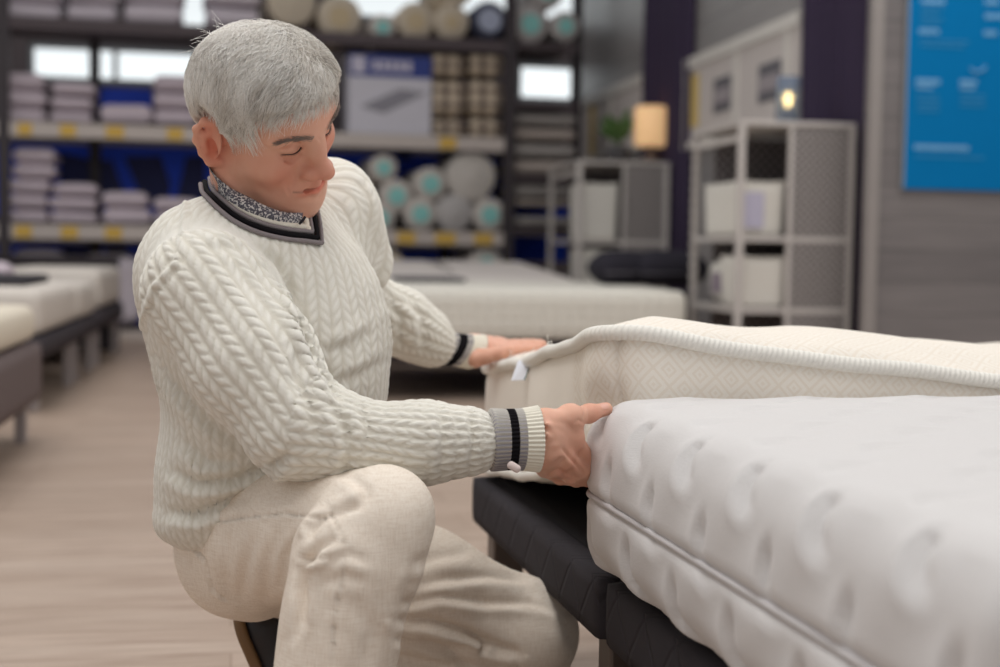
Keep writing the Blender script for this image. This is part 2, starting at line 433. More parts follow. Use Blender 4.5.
# ---- person root: body mesh (head, neck, hands; the clothed body underneath) ----
head = S()
head.ell((0, -.004, .028), (.074, .078, .060))
head.ell((0, .026, -.008), (.069, .066, .083), k=.03)
head.ell((0, .034, .036), (.067, .057, .042), k=.03)
head.chain([(.056, -.004, -.045), (.050, .022, -.078), (.026, .062, -.100), (0, .074, -.103)], [.024, .025, .023, .023], k=.03)
head.chain([(-.056, -.004, -.045), (-.050, .022, -.078), (-.026, .062, -.100), (0, .074, -.103)], [.024, .025, .023, .023], k=.03)
head.ell((0, .042, -.068), (.050, .050, .048), k=.03)
for s_ in (1, -1):
    head.ell((s_*.049, .056, -.030), (.024, .024, .021), k=.025)
    head.cap((s_*.010, .086, .020), (s_*.051, .069, .022), .011, .010, k=.014)
head.cap((0, .040, -.10), (0, .0, -.13), .03, .045, k=.04)
for s_ in (1, -1):
    head.ell((s_*.034, .1, -.001), (.018, .018, .013), k=.016, op='s')
head.chain([(0, .083, .016), (0, .096, -.004), (0, .110, -.026)], [.0072, .0080, .0090], k=.018)
head.ell((0, .1172, -.0325), (.0122, .0108, .0098), k=.010)
for s_ in (1, -1):
    head.ell((s_*.0155, .1020, -.0370), (.0092, .0120, .0085), k=.010)
    head.ell((s_*.0075, .108, -.0460), (.0040, .0060, .003), k=.003, op='s')
head.ell((0, .075, -.069), (.036, .0270, .026), k=.02)
head.cap((0, .0975, -.0515), (0, .1000, -.059), .006, .006, k=.008)
head.chain([(-.026, .087, -.0605), (0, .0995, -.0600), (.026, .087, -.0605)], [.004, .0054, .004], k=.007)
head.chain([(-.022, .0875, -.0695), (0, .0975, -.0725), (.022, .0875, -.0695)], [.0045, .0068, .0045], k=.008)
head.chain([(-.037, .0800, -.0605), (-.015, .1010, -.0645), (0, .1062, -.0655), (.015, .1010, -.0645), (.037, .0800, -.0605)], [.0012, .0014, .0014, .0014, .0012], k=.005, op='s')
head.ell((0, .077, -.101), (.027, .019, .016), k=.02)

for s_ in (1, -1):
    head.ell((s_*.0320, .0725, .0010), (.0155, .0150, .0125), k=.004)      # lids over the eyeball
    head.chain([(s_*.0165, .0870, -.0020), (s_*.0260, .0885, -.0035), (s_*.0350, .0875, -.0035), (s_*.0480, .0785, -.0030)], [.0010, .0016, .0016, .0009], k=.0025, op='s')
    head.chain([(s_*.0185, .0850, .0080), (s_*.0300, .0885, .0115), (s_*.0470, .0780, .0080)], [.0009, .0011, .0009], k=.004, op='s')
    head.chain([(s_*.0165, .0850, -.012), (s_*.0300, .0850, -.0185), (s_*.0440, .0760, -.016)], [.0006, .0009, .0006], k=.006, op='s')

    # ear: bowl, rim, lobe
    E0 = np.array([s_*.077, .006, -.012])
    def ep(y, z, o=0.): return (s_*(.0765+o-.35*y), .005+y, -.010+z)
    head.ell(ep(-.006, .005, .004), (.0065, .0215, .0300), frame((s_*.35, 1, 0)), k=.008)
    head.chain([ep(.011, .004, .002), ep(.010, .020, .004), ep(-.001, .0315, .006), ep(-.014, .029, .009), ep(-.0215, .015, .012), ep(-.021, -.002, .012), ep(-.014, -.020, .010), ep(-.006, -.031, .006)], [.0028, .0032, .0034, .0036, .0036, .0036, .0040, .0065], k=.006)
    head.cap(ep(.004, -.030, .002), ep(-.006, -.031, .005), .0060, .0065, k=.006)
    for rp_y, rp_z, rp_o in ((.010, .020, .004), (-.001, .0315, .006), (-.014, .029, .009), (-.0215, .015, .012), (-.021, -.002, .012), (-.014, -.020, .010)): head.cap(ep(0, 0, .001), ep(rp_y, rp_z, rp_o-.0015), .0060, .0028, k=.005)
    head.ell(ep(.0005, -.005, .015), (.0080, .0085, .0130), k=.007, op='s')
    head.chain([ep(-.006, .018, .010), ep(-.0125, .006, .0115), ep(-.009, -.013, .010)], [.0024, .0028, .0024], k=.006)
neckA = hl(W(264, 226, 1.88)); neckB = hl(W(245, 260, 1.88))
head.cap((0, -.020, -.055), neckA, .050, .050, k=.035); head.cap(neckA, neckB, .050, .06, k=.03)
neckf = S().cap((0, -.020, -.055), neckA, .057, .057)
hP, hQ = nets(head, (-.16, -.15, -.24), (.16, .15, .15), .0019, relax=2)
tint = np.zeros((len(hP), 3))
ear = np.exp(-(((np.abs(hP[:, 0])-.083)/.012)**2)-((hP[:, 1]+.006)/.03)**2-((hP[:, 2]+.01)/.04)**2)
nose = np.exp(-((hP-np.array([0, .115, -.042]))**2).sum(1)/.022**2)
lip = np.exp(-((hP[:, 2]+.0672)/.0062)**2-(hP[:, 0]/.027)**4)*(hP[:, 1] > .088)
chk = np.exp(-(((np.abs(hP[:, 0])-.045)/.024)**2)-((hP[:, 2]+.035)/.026)**2)*(hP[:, 1] > .03)
tint[:, 0] = np.clip(.95*ear+.5*nose+.7*lip+.4*chk+.22+.12*smoothnoise(hP, 90, 5), 0, 1)
line = np.exp(-((hP[:, 2]+.0655-np.clip((np.abs(hP[:, 0])/.037)**2*.005, 0, .005))/.0013)**2)*(np.abs(hP[:, 0]) < .033)*(hP[:, 1] > .088)
tint[:, 1] = np.clip(.6*line, 0, 1)
head_w = hw(hP); hwN = vnormals(head_w, hQ)
for poly, w, am in [([(303, 171), (296, 178), (290, 188)], 2.6, .0014), ([(288, 184), (287.5, 190), (290, 196)], 1.6, .0010), ([(299, 201), (309, 198), (320, 196)], 2.6, .0012),
                    ([(275, 153), (284, 158), (296, 159), (304, 155)], 1.8, .0010), ([(279, 158), (288, 162), (298, 162)], 1.6, .0005), ([(268, 150), (262, 146)], 1.5, .0006), ([(269, 153), (262, 155)], 1.5, .0006),
                    ([(224, 170), (240, 188), (262, 204)], 5, .0022), ([(318, 137), (321, 142)], 1.4, .0008)]:
    fold(head_w, hwN, poly, w, am, .4)
hands = []
# near hand
nh = S()
w1, w2 = W(515, 422, 1.655), W(515, 455, 1.655)
nh.cap(W(512, 428, 1.660), W(541, 427, 1.668), .019, .019); nh.cap(W(512, 450, 1.660), W(541, 450, 1.668), .019, .019, k=.03)
I0, M0, R0_, L0 = W(571, 438, 1.712), W(563, 458, 1.703), W(553, 466, 1.705), W(545, 468, 1.725)
for k0, w_, rr in ((I0, W(541, 427, 1.668), .0140), (M0, W(541, 438, 1.666), .0140), (R0_, W(541, 448, 1.668), .0130), (L0, W(541, 453, 1.676), .0115)):
    nh.cap(w_, k0, .0165, rr, k=.015)
T1, T2, T3, T4 = W(549, 421, 1.672), W(570, 417, 1.700), W(589, 413.5, 1.728), W(606, 409, 1.748)
nh.chain([T1, T2, T3, T4], [.0140, .0110, .0103, .0084], k=.010)
nh.cap(T2, I0, .010, .010, k=.02)
for pts, rs in (([I0, W(587, 459, 1.742), W(600, 471, 1.772), W(608, 475, 1.795)], [.0130, .0108, .0098, .0085]),
                ([M0, W(581, 470, 1.735), W(596, 475, 1.775), W(606, 477, 1.80)], [.0130, .0112, .0100, .0085]),
                ([R0_, W(571, 475, 1.735), W(588, 479, 1.778), W(600, 480, 1.80)], [.0120, .0105, .0095, .0080]),
                ([L0, W(560, 477, 1.757), W(576, 480, 1.785), W(588, 481, 1.81)], [.0108, .0092, .0085, .0072])):
    nh.chain(pts, rs, k=.0045)
nh.ell(I0+np.array([0, -.006, .004]), .0105, k=.008); nh.ell(M0+np.array([0, -.008, .0]), .0110, k=.007); nh.ell(R0_+np.array([0, -.006, .0]), .0095, k=.006)
for a_, b2 in ((W(546, 424, 1.640), W(566, 434, 1.692)), (W(546, 434, 1.638), W(557, 456, 1.684))):
    nh.cap(a_, b2, .0022, .0022, k=.007)
nP, nQ = nets(nh, W(495, 500, 1.6)*[1, 0, 1]+[0, 1.56, -.03], [.17, 1.86, .70], .0016)
hN = vnormals(nP, nQ)
for poly, w, am in (([(574, 424), (578, 420), (586, 424)], 1.6, .0010), ([(583, 405), (585, 412), (584, 420)], 1.2, .0007), ([(587, 404), (589, 412), (588, 421)], 1.2, .0006),
                    ([(548, 462), (556, 457), (568, 452)], 3, -.0012), ([(549, 474), (558, 470), (576, 478)], 2.0, .0024), ([(556, 481), (566, 479), (582, 484)], 1.6, .002),
                    ([(562, 448), (571, 458), (586, 476)], 2.4, .0032), ([(556, 440), (548, 444), (542, 452)], 3, .0008), ([(573, 430), (566, 424), (556, 421)], 3, .0008), ([(545, 412), (556, 428), (566, 432)], 3, .0006), ([(538, 440), (550, 446), (560, 444)], 3, -.0006)):
    fold(nP, hN, poly, w, am, .5)
# far hand
fh = S()
fh.cap(W(455, 352, 2.41), W(474, 352, 2.43), .024, .024)
FI, FM, FR, FL = W(499, 352, 2.440), W(502, 349, 2.462), W(503, 347, 2.485), W(501, 345.5, 2.505)
for k0, w_ in ((FI, W(474, 353, 2.42)), (FM, W(474, 351, 2.43)), (FR, W(474, 349, 2.44)), (FL, W(474, 348, 2.45))): fh.cap(w_, k0, .0200, .0140, k=.018)
for pts, rs in (([FI, W(517, 350, 2.462), W(529, 349, 2.475), W(538, 348, 2.482)], [.0125, .0100, .0090, .0080]),
                ([FM, W(521, 347, 2.487), W(534, 346, 2.502), W(543, 345, 2.51)], [.0128, .0104, .0094, .0082]),
                ([FR, W(520, 345, 2.515), W(532, 344, 2.53), W(541, 343.5, 2.54)], [.0120, .0098, .0088, .0076]),
                ([FL, W(515, 344, 2.538), W(525, 343.5, 2.552), W(532, 343, 2.56)], [.0108, .0088, .0080, .0070])):
    fh.chain(pts, rs, k=.004)
fh.chain([W(476, 358, 2.40), W(489, 356, 2.395), W(500, 353, 2.392), W(510, 350.5, 2.39)], [.0150, .0110, .0100, .0088], k=.010)
fP, fQ = nets(fh, W(445, 380, 2.35)*[1, 0, 1]+[0, 2.3, 0], [.09, 2.62, .70], .0019)
# clothed body under the garments (hidden), so the figure is one body
und = S()
und.ell(W(265, 325, 1.88), (.15, .10, .12), TB); und.ell(W(248, 470, 1.88), (.13, .09, .12), TB, k=.1); und.cap(W(262, 225, 1.87), W(262, 300, 1.87), .05, .08, k=.05)
und.chain([SN, EN, W(505, 439, 1.655)], [.048, .038, .026], k=.02); und.chain([SF, EF, W(455, 352, 2.41)], [.045, .036, .026], k=.02)
KN_, AN_ = W(374, 525, 1.55), W(315, 880, 1.56)
HN, HF = W(238, 545, 1.86), W(268, 545, 1.98); KF = W(528, 634, 2.10); AF = W(300, 655, 2.03)
und.chain([HN, KN_, AN_], [.06, .045, .032], k=.03); und.chain([HF, KF, AF], [.06, .045, .035], k=.005)
uP, uQ = nets(und, [-.62, 1.35, .02], [.3, 2.62, 1.06], .010)
BV = np.concatenate([head_w, nP, fP, uP]); o1, o2, o3 = len(head_w), len(head_w)+len(nP), len(head_w)+len(nP)+len(fP)
BQ = np.concatenate([hQ, nQ+o1, fQ+o2, uQ+o3])
person = obj('person', BV, BQ, SKIN, smooth=True, origin=MO)
tt = np.zeros((len(BV), 3)); tt[:len(tint)] = tint; tt[len(tint):, 0] = .22
xk = nP; kn = sum(np.exp(-((nP-k)**2).sum(1)/.014**2) for k in (I0, M0, R0_, T3)); tt[o1:o2, 0] = np.clip(.16+.40*kn, 0, 1)
setattr_vec(person, 'tint', tt)
tag(person, 'grey-haired man in a cream cable-knit sweater and pale trousers crouching beside the mattresses', 'person')
P_ = dict(parent=person, origin=MO)
so = obj('sweater', Pv, Q, KNIT, smooth=True, **P_)
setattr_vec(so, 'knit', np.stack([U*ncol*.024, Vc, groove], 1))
# nails
NAIL = pm('fingernail', (222, 170, 152), .35)
def nail(name, c_, ax, nrm, w, l, par=person):
    ax = ax/np.linalg.norm(ax); nrm = nrm-ax*(nrm@ax); nrm /= np.linalg.norm(nrm); s2 = np.cross(ax, nrm); V = []; 
    for i in range(7):
        for j in range(7):
            a_, b2 = (i/3-1), (j/3-1); e = math.sqrt(max(0, 1-.5*abs(a_)**4)); V.append(c_+ax*a_*l+s2*b2*w*e-nrm*(.25*w*b2*b2+.0*a_))
    obj(name, V, [(i*7+j, i*7+j+1, (i+1)*7+j+1, (i+1)*7+j) for i in range(6) for j in range(6)], NAIL, par, True, origin=MO)
pt, nn = raycast(nh, [604], [405.5]); nail('thumbnail', pt[0]+nn[0]*.0006, T4-T3, nn[0], .0052, .0062)
# ---- cuffs
def cuff(name, A, B, ra, rb, mat, nr=34, K=26, e=.9, tilt=0, nrm=None):
    ax = B-A; L = np.linalg.norm(ax); ax /= L; r1 = np.cross(ax, fwd); r1 /= np.linalg.norm(r1); r2 = np.cross(ax, r1); n = nr*8; V = []; kn = []
    for i in range(K+1):
        t = i/K; bulge = .0035*math.sin(t*PI)*1.2; rr = ra+(rb-ra)*t+bulge*-.6
        if i == 0: rr -= .006
        for j in range(n):
            th_ = 2*PI*j/n; rib = .0009*math.cos(nr*th_)*min(1, t*6+.2)
            V.append(A+ax*(L*t)+(rr+rib)*(math.cos(th_)*r1+e*math.sin(th_)*r2)+ax*tilt*math.cos(th_)); kn.append((th_, t, 0))
    for i in (1, 2, 3):
        for j in range(n):
            th_ = 2*PI*j/n; rr = rb-.0022*i; V.append(B-ax*(.0004+.006*(i-1))+rr*(math.cos(th_)*r1+e*math.sin(th_)*r2)+ax*tilt*math.cos(th_)); kn.append((th_, 1, 0))
    R_ = K+4; Fc = [(i*n+j, i*n+(j+1) % n, (i+1)*n+(j+1) % n, (i+1)*n+j) for i in range(R_-1) for j in range(n)]
    o = obj(name, V, np.array(Fc), mat, smooth=True, **P_); setattr_vec(o, 'knit', kn); return o
cuff('cuff', W(489, 440, 1.651), W(538, 439, 1.664), .0375, .0395, CUFFM, nr=44)
cuff('cuff', W(430, 347, 2.375), W(477, 352, 2.425), .0310, .0305, CUFFF, tilt=.012)
cv, cq = lattice(.017, .009, .010, .0045, .0015)
obj('shirt_cuff', W(514, 467, 1.622)+cv@np.array([[.85, 0, -.5], [0, 1, 0], [.5, 0, .85]]), cq, pm('pale_shirt_cuff', (226, 208, 204), .8), smooth=True, label='pale shirt cuff edge', **P_)
# ---- V neck bands
def on_sweater(pts, lift):
    p, n = raycast(lambda P: sweater(P), [a for a, _ in pts], [b for _, b in pts], 1.2); dd = proj(p)[2]; ok = dd < 1.95
    if not ok.all():
        d0 = dd[ok][0]
        ks = np.where(~ok)[0]
        for q_i, i in enumerate(ks[::-1]): p[i] = W(pts[i][0]+.6*q_i, pts[i][1], d0+.006*(q_i+1)); n[i] = n[ok][0]
    return p+n*lift, n
def band(name, front, back, wid, mat, thick=.0022, lift=.002):
    f2 = resample(front, 70) if len(front) > 2 else np.array(front)
    p, n = on_sweater(f2, lift)
    if back is not None:
        bp = np.array([W(*q) for q in back]); allp = np.concatenate([p, bp]); cn = hw((0, -.02, -.09)); 
        bn = bp-W(255, 205, 1.88); bn /= np.linalg.norm(bn, axis=1)[:, None]; n = np.concatenate([n, bn]); p = allp
    for _ in range(3): p[1:-1] = (p[:-2]+2*p[1:-1]+p[2:])/4; n[1:-1] = (n[:-2]+2*n[1:-1]+n[2:])/4
    t = np.gradient(p, axis=0); t /= np.linalg.norm(t, axis=1)[:, None]; n -= t*(n*t).sum(1)[:, None]; n /= np.linalg.norm(n, axis=1)[:, None]; s2 = np.cross(t, n)
    V = []; K = 10
    for i in range(len(p)):
        for j in range(K):
            a_ = 2*PI*j/K; V.append(p[i]+s2[i]*wid*math.cos(a_)+n[i]*thick*math.sin(a_))
    Fc = [(i*K+j, i*K+(j+1) % K, (i+1)*K+(j+1) % K, (i+1)*K+j) for i in range(len(p)-1) for j in range(K)]
    o = obj(name, V, np.array(Fc), mat, smooth=True, **P_); return o
def solid_knit(name, c_): return pm(name, c_, .95, .10, 300, .5, 500, spec=.1)
KB, KG, KC = solid_knit('black_rib', (24, 22, 25)), solid_knit('grey_rib', (140, 132, 134)), solid_knit('cream_rib', (230, 224, 210))
mid = np.array([(200, 184), (207, 193), (218, 205), (233, 217.5), (250, 226.5), (268, 232.5), (288, 236.5), (304, 238.2), (315.5, 238.8)])
mid2 = np.array([(316.5, 239.5), (314.5, 230), (313, 221), (311.5, 213)])
def offs(P2, o): 
    t = np.gradient(P2, axis=0); t /= np.linalg.norm(t, axis=1)[:, None]; return P2+np.stack([t[:, 1], -t[:, 0]], 1)*o
bk = [(222, 172, 1.97), (262, 170, 2.0), (298, 180, 2.0), (311, 200, 1.95)]
for nm, off_, w_, mt_ in (('neck_band_cream', 9.0, .0048, KC), ('neck_band_grey', 4.6, .0032, KG), ('neck_band_black', 0, .0040, KB), ('neck_band_grey', -4.6, .0030, KG)):
    a_ = offs(mid, off_); b2 = offs(mid2, off_)
    e1 = {9.0: (306.5, 229.5), 4.6: (310.8, 234.5), 0: (316.0, 240.0), -4.6: (320.5, 245.0)}[off_]
    n_ = nm.rsplit('_', 1)[0]
    band(n_, [tuple(v) for v in a_[:-1] if v[0] < e1[0]-3]+[e1], None, w_, mt_, lift=.0038+.0006*(off_ > 0), thick=.0030)
    band(n_, [e1]+[tuple(v) for v in b2[1:]], None, w_*.9, mt_, lift=.0038+.0006*(off_ > 0), thick=.0030)
# shirt collar: standing band round the neck
def collar_mat():
    m, nt, b = newmat('speckled_collar'); h = N(nt); o = h.obj()
    v = h.n('ShaderNodeTexVoronoi'); h.put(v.inputs['Vector'], o); v.inputs['Scale'].default_value = 380
    f = h.m('MULTIPLY', h.noise(o, 330, 2), 1)
    h.put(b.inputs['Base Color'], h.ramp(h.m('ADD', h.m('MULTIPLY', v.outputs['Distance'], .6), f), [(.70, lin((84, 82, 92))), (.84, lin((112, 110, 118))), (.92, lin((214, 210, 206)))])); b.inputs['Roughness'].default_value = .85
    return m
low = [(205, 170), (211, 186), (222, 198), (238, 210), (256, 218.5), (274, 224), (290, 226.5), (303, 226)]
top_ = [(208, 166), (217, 177), (231, 188), (249, 197), (264, 205), (280, 211), (293, 213), (304, 212)]
lp, ln = on_sweater(resample(low, 60), .0005)
tp_px = resample(top_, 60); hit_, _ = raycast(lambda P: neckf(hl(P))*HSC, tp_px[:, 0], tp_px[:, 1], 1.2, 1.95); dl = np.minimum(proj(lp)[2]+.004, proj(hit_)[2]-.020); hh2, _ = raycast(lambda P: head(hl(P))*HSC, tp_px[:, 0], tp_px[:, 1], 1.2, 1.95); hh3, _ = raycast(lambda P: head(hl(P))*HSC, resample(low, 60)[:, 0], resample(low, 60)[:, 1], 1.2, 1.95)
dl = np.where(np.arange(60) < 24, np.minimum(dl, proj(hh2)[2]-.004), dl); zl = proj(lp)[2]; zl2 = np.where(np.arange(60) < 24, np.minimum(zl, proj(hh3)[2]-.003), zl); lp = CAM+(lp-CAM)*(zl2/zl)[:, None]
dl = dl-.0*np.clip(1-np.arange(60)/24, 0, 1); dl = np.convolve(np.pad(dl, 4, mode='edge'), np.ones(9)/9, 'valid')
V = []; K = 8
for i in range(60):
    top3 = W(tp_px[i][0], tp_px[i][1], dl[i]); n = ln[i]-.3*up
    for j in range(K):
        t = j/(K-1); V.append(lp[i]*(1-t)+top3*t+(-fwd)*(.004+.006*math.sin(t*PI)))
    inner = fwd*.006
    V.append(top3+inner); V.append(lp[i]+fwd*.014)
K2 = K+2
Fc = [(i*K2+j, (i+1)*K2+j, (i+1)*K2+(j+1) % K2, i*K2+(j+1) % K2) for i in range(59) for j in range(K2)]
COL = collar_mat()
obj('shirt_collar', V, np.array(Fc), COL, smooth=True, label='grey speckled shirt collar', **P_)
# collar's far side and back, so the neck is closed from other views
MB().tube([W(302, 220, 1.84), W(310, 207, 1.90), W(298, 194, 1.95), W(265, 184, 1.96), (W(232, 180, 1.95)), W(216, 174, 1.88)], .008, 10).build('shirt_collar', COL, person, True, origin=MO)
MB().tube([W(299, 224, 1.782), W(303, 220, 1.782), W(305, 217, 1.785)], .0018, 8).build('collar_edge', pm('dark_collar_edge', (38, 36, 42), .8), person, True, origin=MO)

# ---- trousers
tr = S()
tr.ell(W(250, 550, 1.87), (.098, .086, .092), TB)
tr.chain([W(246, 542, 1.86), W(320, 530, 1.70), W(384, 516, 1.56)], [.090, .080, .054], k=.03)
tr.ell(W(262, 552, 1.93), (.10, .085, .085), TB, k=.03)
leg = S().chain([W(371, 532, 1.555), W(357, 560, 1.55), W(342, 622, 1.545), W(334, 668, 1.54), W(312, 860, 1.54)], [.064, .067, .0615, .0585, .054], k=.03)
leg.ell(W(390, 512, 1.56), (.043, .05, .046), k=.03)
far = S().chain([W(268, 545, 1.97), W(420, 590, 2.03), W(520, 632, 2.08)], [.095, .088, .078], k=.03)
far.ell(W(528, 634, 2.075), (.072, .08, .074), k=.03)
calf = S().chain([W(520, 662, 2.08), W(430, 676, 2.05), W(318, 668, 2.01)], [.070, .066, .050], k=.02)
def trous(P):
    a_ = smin(tr(P), leg(P), .012); b2 = smin(far(P), calf(P), .012); return smin(a_, b2, .02)
tP, tQ = nets(trous, [-.58, 1.38, .05], [.26, 2.22, .56], .0036)
tP += vnormals(tP, tQ)*(.0022*smoothnoise(tP, 40, 8))[:, None]
tN = vnormals(tP, tQ)
for poly, w, am in [
    ([(303, 625), (300, 590), (303, 565), (318, 548), (336, 538)], 5, .009),
    ([(332, 516), (318, 522), (311, 530), (308, 540)], 4, .006),
    ([(298, 556), (312, 561), (328, 556)], 3.2, .004), 
    ([(308, 572), (303, 600), (295, 640)], 5, .006),
    ([(367, 492), (360, 505), (340, 512), (330, 514)], 5, .005), ([(335, 470), (352, 478), (366, 490), (368, 500)], 6, .004),
    ([(255, 535), (246, 565), (240, 600)], 6, .004), ([(280, 530), (270, 560), (266, 600)], 6, .004), ([(225, 535), (226, 570), (230, 600)], 6, .004), ([(298, 535), (284, 560), (280, 590)], 5, .003),
    ([(172, 548), (190, 520), (215, 505), (250, 498)], 5, .003), 
    ([(420, 585), (450, 578), (490, 576), (525, 580)], 5, .006), ([(405, 567), (440, 556), (470, 552)], 6, .004),
    ([(400, 606), (440, 596), (480, 602), (530, 603), (560, 612)], 4.5, .006), ([(396, 621), (430, 622), (458, 630), (480, 640), (500, 648), (520, 654)], 5, .012),
    ([(395, 640), (430, 648), (470, 650), (500, 658)], 4, .007), ([(470, 632), (485, 645), (482, 655)], 3.5, .009), ([(430, 570), (470, 590), (500, 620)], 9, .003),
    ([(545, 590), (562, 610), (572, 645)], 6, .004), ([(420, 640), (445, 650), (470, 667)], 4, .006),
    ([(420, 560), (405, 600), (398, 640)], 6, .003), ([(355, 600), (372, 630), (365, 667)], 10, .003), ([(330, 560), (350, 555), (370, 562)], 6, .003), ([(322, 585), (345, 576), (365, 582)], 6, .003)]:
    fold(tP, tN, poly, w, am)
tN = vnormals(tP, tQ)
for poly in ([(215, 523), (245, 518), (285, 514), (325, 520)], [(330, 515), (344, 545), (344, 575), (336, 605), (333, 640), (331, 667)], [(173, 545), (186, 540), (204, 560), (212, 590), (224, 600)]):
    x, y, d = proj(tP); b, s, t = segdist(x, y, poly); face = (((tP-CAM)*tN).sum(1) < -.2)*(b < 9)
    tP += tN*(((b*s > 0)*.0034*np.exp(-(b/3.)**2)-.0052*np.exp(-(b/1.5)**2))*face)[:, None]
obj('trousers', tP, tQ, LINEN, smooth=True, **P_)
# ---- shoes
SHOE = pm('dark_shoe', (38, 34, 36), .45, bump=.3); SOLE = pm('tan_sole', (120, 92, 62), .6); SOCK = pm('brown_sock', (88, 72, 70), .9)
def shoe(heel, toe, updir, par):
    ax = toe-heel; L = np.linalg.norm(ax); ax /= L; z = updir-ax*(updir@ax); z /= np.linalg.norm(z); s2 = np.cross(ax, z)
    def T(V): return heel+V[:, :1]*ax+V[:, 1:2]*s2+V[:, 2:3]*z
    f = S().chain([(.03, 0, .035), (.10, 0, .040), (.19, 0, .030), (.25, 0, .024)], [.038, .040, .038, .027], k=.02); f.plane((0, 0, .012), (0, 0, -1), .006)
    P2, Q2 = nets(f, (-.03, -.06, -.01), (.31, .06, .10), .005); obj('shoe', T(P2), Q2, SHOE, par, True, origin=MO)
    g = S().chain([(.03, 0, .01), (.10, .004, .01), (.20, .004, .01), (.245, 0, .01)], [.040, .036, .044, .033], k=.02); g.plane((0, 0, .016), (0, 0, 1), .003); g.plane((0, 0, 0), (0, 0, -1), .003)
    P2, Q2 = nets(g, (-.03, -.06, -.015), (.31, .06, .03), .004); obj('sole', T(P2), Q2, SOLE, par, True, origin=MO)
toeF = W(300, 762, 1.99); toeF[2] = .035
shoe(W(236, 619, 1.98), toeF, right*1.0+up*.35, person)
MB().tube([W(285, 652, 2.0), W(316, 664, 2.01)], [.04, .045], 16).build('sock', SOCK, person, True, origin=MO)
hn_ = W(300, 905, 1.60); hn_[2] = 0.0; tn_ = hn_+np.array([.19, -.20, 0]); shoe(hn_-.06*(tn_-hn_), hn_-.06*(tn_-hn_)+(tn_-hn_)/np.linalg.norm(tn_-hn_)*.28, up, person)

# ---- eyes, brows, hair
DARK = pm('dark_lash', (52, 40, 38), .7)
EYE = pm('eye_white', (196, 184, 176), .3); 
for s_ in (1, -1):
    m_ = MB(); cpts = [(s_*.0170, .0868, -.0015), (s_*.0255, .0895, -.0022), (s_*.0350, .0888, -.0024), (s_*.0475, .0802, -.0022)]
    m_.tube(hw(resample(cpts, 14)), np.array([.0003]+[.0008]*12+[.0003]), 6)
    for i, p in enumerate(resample(cpts, 26)):
        dr = np.array([s_*(.1+.02*i), 1, -.75]); dr /= np.linalg.norm(dr); m_.tube(hw(np.array([p, p+dr*.0016, p+dr*.0028+np.array([0, 0, .0003])])), [.00022, .00016, .00006], 4)
    m_.build('eyelashes', DARK, person, True, origin=MO)
def strandmesh(Pth, rad, n=3):
    """Pth: (S,K,3)"""
    Sn, K, _ = Pth.shape; t = np.gradient(Pth, axis=1); t /= np.linalg.norm(t, axis=2)[..., None]+1e-12
    a_ = np.cross(t, np.array([.3, .5, .8])); a_ /= np.linalg.norm(a_, axis=2)[..., None]; b2 = np.cross(t, a_)
    V = np.stack([Pth+rad[:, :, None]*(math.cos(2*PI*j/n)*a_+math.sin(2*PI*j/n)*b2) for j in range(n)], 2).reshape(-1, 3)
    s_i = np.arange(Sn)[:, None, None]*K*n; k_ = np.arange(K-1)[None, :, None]*n; j_ = np.arange(n)[None, None]; j2 = (j_+1) % n
    Q2 = np.stack([s_i+k_+j_, s_i+k_+j2, s_i+k_+n+j2, s_i+k_+n+j_], -1).reshape(-1, 4); return V, Q2
def hair_mat():
    m, nt, b = newmat('grey_hair'); h = N(nt); o = h.obj()
    k = h.sep(h.attr('shade').outputs['Vector'])
    h.put(b.inputs['Base Color'], h.ramp(k[0], [(0, lin((146, 136, 128))), (.25, lin((210, 202, 193))), (.6, lin((242, 237, 229))), (1, lin((253, 251, 247)))])); b.inputs['Roughness'].default_value = .5; b.inputs['Specular IOR Level'].default_value = .4
    return m
HAIR = hair_mat()
def zmin(y): return np.interp(y, [-.12, -.085, -.045, -.028, -.016, .012, .020, .030, .038, .050, .068, .085, .11], [-.030, -.050, -.050, -.02, .032, .036, .010, .014, .030, .042, .052, .058, .06])
shell = S().ell((0, .001, .026), (.079, .080, .065)); shell.ell((0, .034, .041), (.064, .055, .041), k=.045); shell.ell((.0, .000, .042), (.065, .063, .047), k=.045)
earcut = S().ell((.084, .000, -.012), (.026, .024, .037)); earcut.ell((-.084, .000, -.012), (.026, .024, .037))
def capf(P): return np.maximum(np.maximum(shell(P), (zmin(P[:, 1])-P[:, 2])*.7), -earcut(P))
cP, cQ = nets(capf, (-.12, -.15, -.08), (.12, .13, .16), .003, relax=0)
ho = obj('hair', hw(cP), cQ, HAIR, smooth=True, **P_); setattr_vec(ho, 'shade', np.stack([.22+.12*smoothnoise(cP, 160, 2)]*3, 1))
HS = 19000
d_ = RNG.normal(size=(HS*3, 3)); d_ /= np.linalg.norm(d_, axis=1)[:, None]
p = np.array([0, -.004, .030])+d_*.16
for _ in range(30): p = p-d_*(shell(p)*.9)[:, None]
p = p[p[:, 2] > zmin(p[:, 1])+.001][:HS]; HS = len(p)
part = np.array([-.040, .010, .125])
cl = RNG.normal(size=(500, 3)); clp = p[RNG.integers(0, HS, 500)]; 
near = np.array([((clp-q)**2).sum(1).argmin() for q in p]); jit = cl[near]*.34+RNG.normal(size=(HS, 3))*.05
K = 9; path = np.zeros((HS, K, 3)); cur = p-grad(shell, p)*.005
L = RNG.uniform(.045, .072, HS)*np.where(p[:, 2] < .0, .45, 1)*np.where((p[:, 1] > .05), .62, 1); L = L*np.where(p[:, 2] < -.03, .6, 1); L = np.where(p[:, 2] < zmin(p[:, 1])+.012, L*.62, L)
dv = None; pj_ = RNG.normal(size=(HS, 3))*.010
